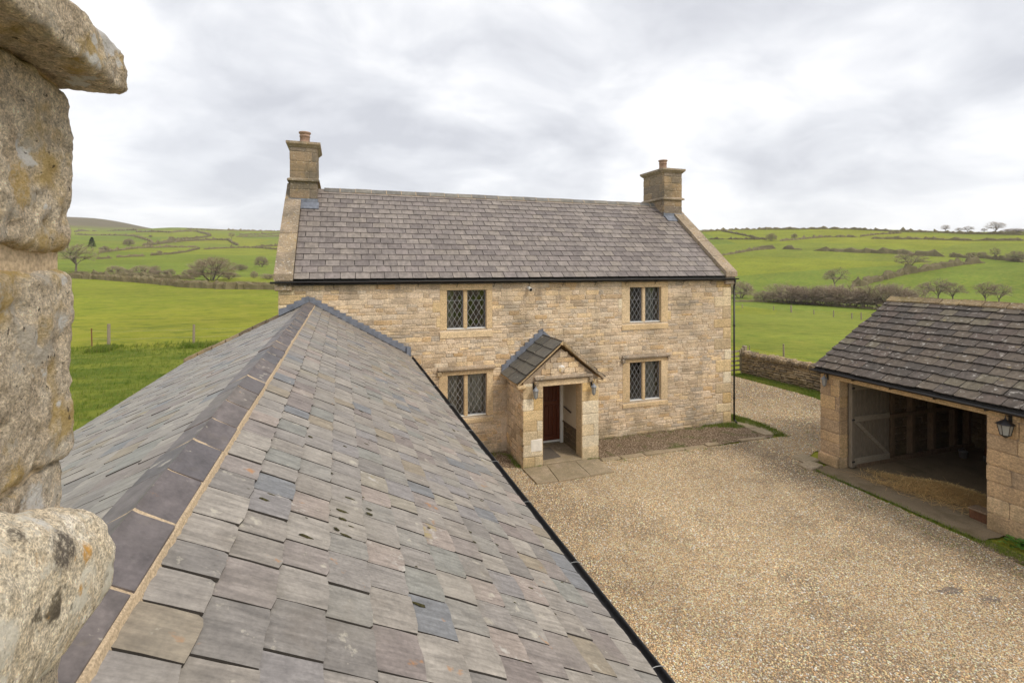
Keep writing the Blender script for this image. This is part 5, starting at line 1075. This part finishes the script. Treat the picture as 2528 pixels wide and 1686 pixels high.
TREES=[('bare',-91,225,10.8,1.25,'large spreading bare tree beside the left stone stack, above the field hedge'),
('conifer',-182,475,8.5,1.1,'only dark evergreen on the left hillside'),
('bush',-155,423,4.8,1.6,'leafless bush just right of the evergreen on the left hillside'),
('bush',-186,559,7.4,1.5,'grey round leafless bush standing alone in a left hillside field'),
('bush',-194,715,5.0,1.6,'low bush on the hedge line high on the left hillside'),
('bush',-238,788,3.8,1.3,'tiny lone bush in the upper left field'),
('bare',-141,781,11.0,1.0,'bare tree high on the left hillside where several hedges meet'),
('bush',-121,419,2.8,1.6,'small bush on the broken hedge in mid left hillside'),
('bush',-35,166,7.6,1.9,'biggest pale-brown leafless willow-like bush in the left meadow'),
('bush',-37,278,6.0,1.2,'upright leafless bush in the green field just left of the cottage'),
('bush',-41,246,3.0,2.2,'low bush right behind the biggest pale bush on the left'),
('bush',-26,180,2.6,1.1,'little round bush near the left gutter end of the cottage'),
('bush',-21,173,2.0,2.6,'spreading bramble bush nearest the left gutter end of the cottage'),
('bush',-75,214,3.4,1.8,'leftmost bush of the row above the left field hedge'),
('bush',-70,210,2.2,1.7,'second bush from the left in the row above the left field hedge'),
('bush',-63,201,3.9,1.9,'widest bush of the row above the left field hedge'),
('bush',-61,206,3.8,1.0,'narrow upright bush beside the widest one above the left hedge'),
('bush',-57,199,2.2,2.6,'flat bush right of the narrow one above the left hedge'),
('bush',-55,201,2.6,1.3,'rightmost small bush of the row above the left field hedge'),
('bush',-46,189,2.9,2.0,'brown bush at the left foot of the biggest pale bush'),
('bush',-32,175,2.3,2.3,'brown bush at the right foot of the biggest pale bush'),
('bush',146,155,7.2,1.6,'tall pale bush right beside the cottage downpipe'),
('bare',202,160,9.6,1.15,'bare tree at the lower end of the diagonal hedge on the right'),
('bare',263,169,10.2,1.6,'wide bare tree halfway up the diagonal hedge on the right'),
('bush',358,344,7.0,1.4,'dark round bush where hedges meet on the upper right hill'),
('bush',389,348,4.6,1.4,'second round bush on the upper right hill'),
('bare',516,302,7.5,1.0,'leftmost skyline tree on the right hill'),
('bare',522,295,5.2,1.3,'second skyline tree from the left'),
('bare',527,291,6.2,1.6,'third skyline tree from the left'),
('bare',530,281,4.5,1.2,'faint small skyline tree left of the tallest'),
('bare',521,268,11.0,1.3,'tallest bare tree standing on the right skyline'),
('bush',523,259,5.4,2.4,'low dome of bushes right of the tallest skyline tree'),
('bush',522,252,5.0,2.6,'skyline bushes at the right edge of the picture'),
('bare',194,120,6.4,1.0,'slim bare tree just above the left end of the barn ridge'),
('bare',189,113,8.0,1.2,'left one of the two touching bare trees above the barn ridge'),
('bare',193,111,7.0,1.3,'right one of the two touching bare trees above the barn ridge'),
('bare',191,101,7.6,.8,'leaning bare tree near the right end above the barn ridge'),
('bare',192,98,7.2,1.0,'forked bare tree farthest right above the barn ridge'),
('bare',334,172,7.0,.8,'narrow upright tree in the right-hand hedge'),
('bush',329,161,6.0,1.6,'round bushes at the right edge in mid hillside'),
('bush',345,198,3.0,1.6,'small dark bush at the end of the thick hedge'),
('bush',345,189,3.6,1.6,'first bush along the thin hedge on the right hill'),
('bush',347,185,3.8,1.4,'second bush along the thin hedge on the right hill')]
belt=[(142,140,4.2),(143,136,4.4),(144,132,7.4),(145,129,6.6),(146,125,6.8),(148,122,6.2),(149,119,7.4),(149,115,7.8),(149,112,6.0),(150,109,5.6),(150,104,8.4),(150,101,7.8),(151,97,6.4)]
TX=['low brown bush nearest the cottage','second low brown bush','tall grey-brown bush third','broad brown bush fourth','broad brown bush fifth','lower dark bush sixth','tall rounded bush seventh','tallest brown bush eighth','dark bush ninth','low bush tenth','big pale bush eleventh','tall pale bush twelfth','last bush, against the barn verge,']
for i,(x,y,h) in enumerate(belt): TREES.append(('bush',x,y,h,1.75,TX[i]+' in the belt at the foot of the right-hand field'))
cnt={}
for (k,x,y,h,wd,lab) in TREES:
    i=cnt.get(k,0); cnt[k]=i+1; m1,m2=TRE[k][i%len(TRE[k])]
    nm={'bare':'bare_tree','bush':'leafless_bush','conifer':'evergreen_tree'}[k]
    t=thing(nm,lab,'tree' if k!='bush' else 'bush',(x,y,tzf(x,y)),GRP[k])
    mtx=Matrix.Translation((x,y,tzf(x,y)-.05))@Matrix.Rotation(RG.uniform(0,6.28),4,'Z')@Matrix.Diagonal((h*wd,h*wd,h,1))
    for nm2,mm in (('trunk',m1),('crown',m2)): o=link(nm2,mm,t); o.matrix_basis=mtx
HED=[(1.6,[(-75,181),(-64,172),(-49,154),(-37,135),(-31,124),(-23,116),(-11,109),(8,100)],'long clipped brown hedge closing off the near pasture left of the cottage'),
(2.2,[(-124,353),(-120,365),(-116,376)],'short left piece of the broken hedge on the left hillside'),
(2.2,[(-117,386),(-114,421),(-122,531)],'right piece of the broken hedge running up the left hillside'),
(2,[(-126,332),(-122,344)],'shortest bit of hedge right of the spreading bare tree'),
(2.5,[(-129,561),(-152,547),(-160,501),(-156,449),(-152,406)],'curved hedge below the lane on the left hillside'),
(2.2,[(-116,518),(-110,537),(-97,558),(-81,564),(-55,535)],'bushy hedge along the top of the pale meadow left of the chimney'),
(3.5,[(-179,571),(-178,640),(-173,695),(-157,765),(-141,759),(-106,622)],'tall dark arching hedge in the middle of the left hillside'),
(3,[(-423,1042),(-311,923),(-229,732),(-191,640)],'thin hedge under the moor bending down to the round bush'),
(4,[(-471,1159),(-561,1476),(-378,1181)],'topmost hedge at the foot of the brown moor'),
(4,[(-360,1115),(-270,985),(-260,1044),(-247,1054),(-190,895)],'wavy thin hedge below the left skyline'),
(4,[(-298,1194),(-239,1166),(-191,1185),(-124,1271)],'hedge along the left skyline'),
(3.5,[(-153,880),(-94,964)],'lower of two thin parallel hedges left of the chimney'),
(3.5,[(-161,957),(-105,1071)],'upper of two thin parallel hedges left of the chimney'),
(3.5,[(-177,587),(-189,716),(-187,882)],'grey hedge climbing to the hillside bare tree'),
(2.5,[(-81,568),(-64,651)],'short hedge meeting the cottage coping on the left'),
(2,[(-86,208),(-70,195),(-55,181),(-41,173)],'scrubby hedge behind the clipped field hedge'),
(3,[(378,461),(412,450),(447,422),(462,395),(485,365),(494,327),(511,305),(519,272),(516,247)],'dark hedge along the right skyline'),
(2.5,[(333,395),(360,358)],'hedge at upper left of the right hill, beside the coping'),
(2.5,[(398,450),(380,397),(360,351)],'hedge running down from the right skyline to the dark round bush'),
(2.5,[(358,335),(407,334),(428,318)],'hedge between the two round bushes on the upper right hill'),
(2.5,[(431,319),(458,322),(483,317)],'hedge slanting up to the right skyline'),
(2.5,[(422,302),(442,269),(458,219)],'long straight thin hedge below the skyline trees'),
(2.5,[(263,298),(298,303),(315,300)],'hedge climbing from the right coping of the cottage'),
(3.5,[(308,315),(316,299)],'short thick dark hedge on the right hill'),
(3,[(317,295),(323,282)],'short low hedge right of the thick dark one'),
(4,[(324,272),(334,246),(343,230),(343,201)],'thick dark hedge across the middle of the right hill'),
(2.5,[(343,199),(343,181),(326,156)],'thin hedge running to the right edge of the picture'),
(3,[(319,169),(305,172),(279,169),(254,167),(230,163),(212,160)],'diagonal hedge climbing the right hill'),
(1.2,[(132,144),(143,136),(148,121),(147,103),(146,85)],'low hedge bank at the end of the right-hand pasture')]
for hi,(h,pl,lab) in enumerate(HED):
    HS=.62 if hi not in (0,27) else .9
    t=thing('hedge',lab,'hedge',(pl[0][0],pl[0][1],tzf(*pl[0])),'field hedges on the hills'); R=random.Random(hi)
    pts=[]; 
    for (x0,y0),(x1,y1) in zip(pl,pl[1:]):
        L=math.hypot(x1-x0,y1-y0); n=max(1,int(L/max(h*.7,1.0)))
        for i in range(n): f=i/n; pts.append((x0+(x1-x0)*f+R.gauss(0,.15*h),y0+(y1-y0)*f+R.gauss(0,.15*h)))
    pts.append(pl[-1]); V=[];F=[]; K=7; tid=0 if hi==0 else 1
    for j,(x,y) in enumerate(pts):
        a=pts[max(0,j-1)]; b=pts[min(len(pts)-1,j+1)]; d=Vector((b[0]-a[0],b[1]-a[1],0)).normalized(); nrm=Vector((-d.y,d.x,0)); z=tzf(x,y); hh=h*(1+R.gauss(0,.10) if hi==0 else 1+R.gauss(0,.28)*(1 if R.random()<.6 else 1.6)); hh=max(hh,.35*h)*HS; wd=h*.5*HS; e_=min(1,(min(j,len(pts)-1-j)+.35)/2); hh*=e_; wd*=e_
        for k in range(K):
            an=math.pi*k/(K-1); rr=1+R.gauss(0,.10); p=Vector((x,y,z))+nrm*math.cos(an)*wd*rr+Vector((0,0,math.sin(an)**.6*hh*rr-.1*h*(k in(0,K-1)))); V.append(tuple(p))
    for j in range(len(pts)-1):
        for k in range(K-1): F.append((j*K+k,j*K+k+1,(j+1)*K+k+1,(j+1)*K+k))
    mb=MB(); mb.add(V,F); mb.build('hedge_mass','hedge',t)
    # twigs sticking out of the mass
    dmin=min(math.hypot(*p) for p in pl); nt=int(min(9000,len(pts)*(110 if hi==0 else 46 if dmin<200 else 12))); V=[];F=[]
    for i in range(nt):
        j=R.randrange(len(pts)-1); f=R.random(); x=pts[j][0]*(1-f)+pts[j+1][0]*f; y=pts[j][1]*(1-f)+pts[j+1][1]*f; an=R.uniform(.1,3.04); a=pts[j];b=pts[j+1]; d=Vector((b[0]-a[0],b[1]-a[1],0)).normalized(); nrm=Vector((-d.y,d.x,0))
        z=tzf(x,y) if i%4==0 or True else 0
        o_=nrm*math.cos(an)+Vector((0,0,math.sin(an)**.6)); c0=Vector((x,y,z))+nrm*math.cos(an)*h*HS*.45+Vector((0,0,math.sin(an)**.6*h*HS*.9)); dd=(o_+Vector((R.gauss(0,.5),R.gauss(0,.5),R.gauss(.3,.4)))).normalized()*h*HS*R.uniform(.12,.38)
        s=dd.orthogonal().normalized()*h*.022; s.rotate(Matrix.Rotation(R.uniform(0,6.28),3,dd.normalized())); q_=len(V); V+=[tuple(c0-s),tuple(c0+s),tuple(c0+dd)]; F.append((q_,q_+1,q_+2))
    mm=bpy.data.meshes.new('twigs'); mm.from_pydata(V,[],F); mm.materials.append(M['hedge']); link('twigs',mm,t)

# ================================================================ air
hz_=MB().box(-3600,3600,-900,3600,-30,170); w=W('thin_damp_air')
pv_=w.n('ShaderNodeVolumePrincipled',{'Color':(.93,.95,1,1),'Density':.00013,'Anisotropy':.2}); w.t.links.new(pv_.outputs[0],w.o.inputs['Volume']); M['air']=w.m
hz_.build('haze','air',kind='stuff')
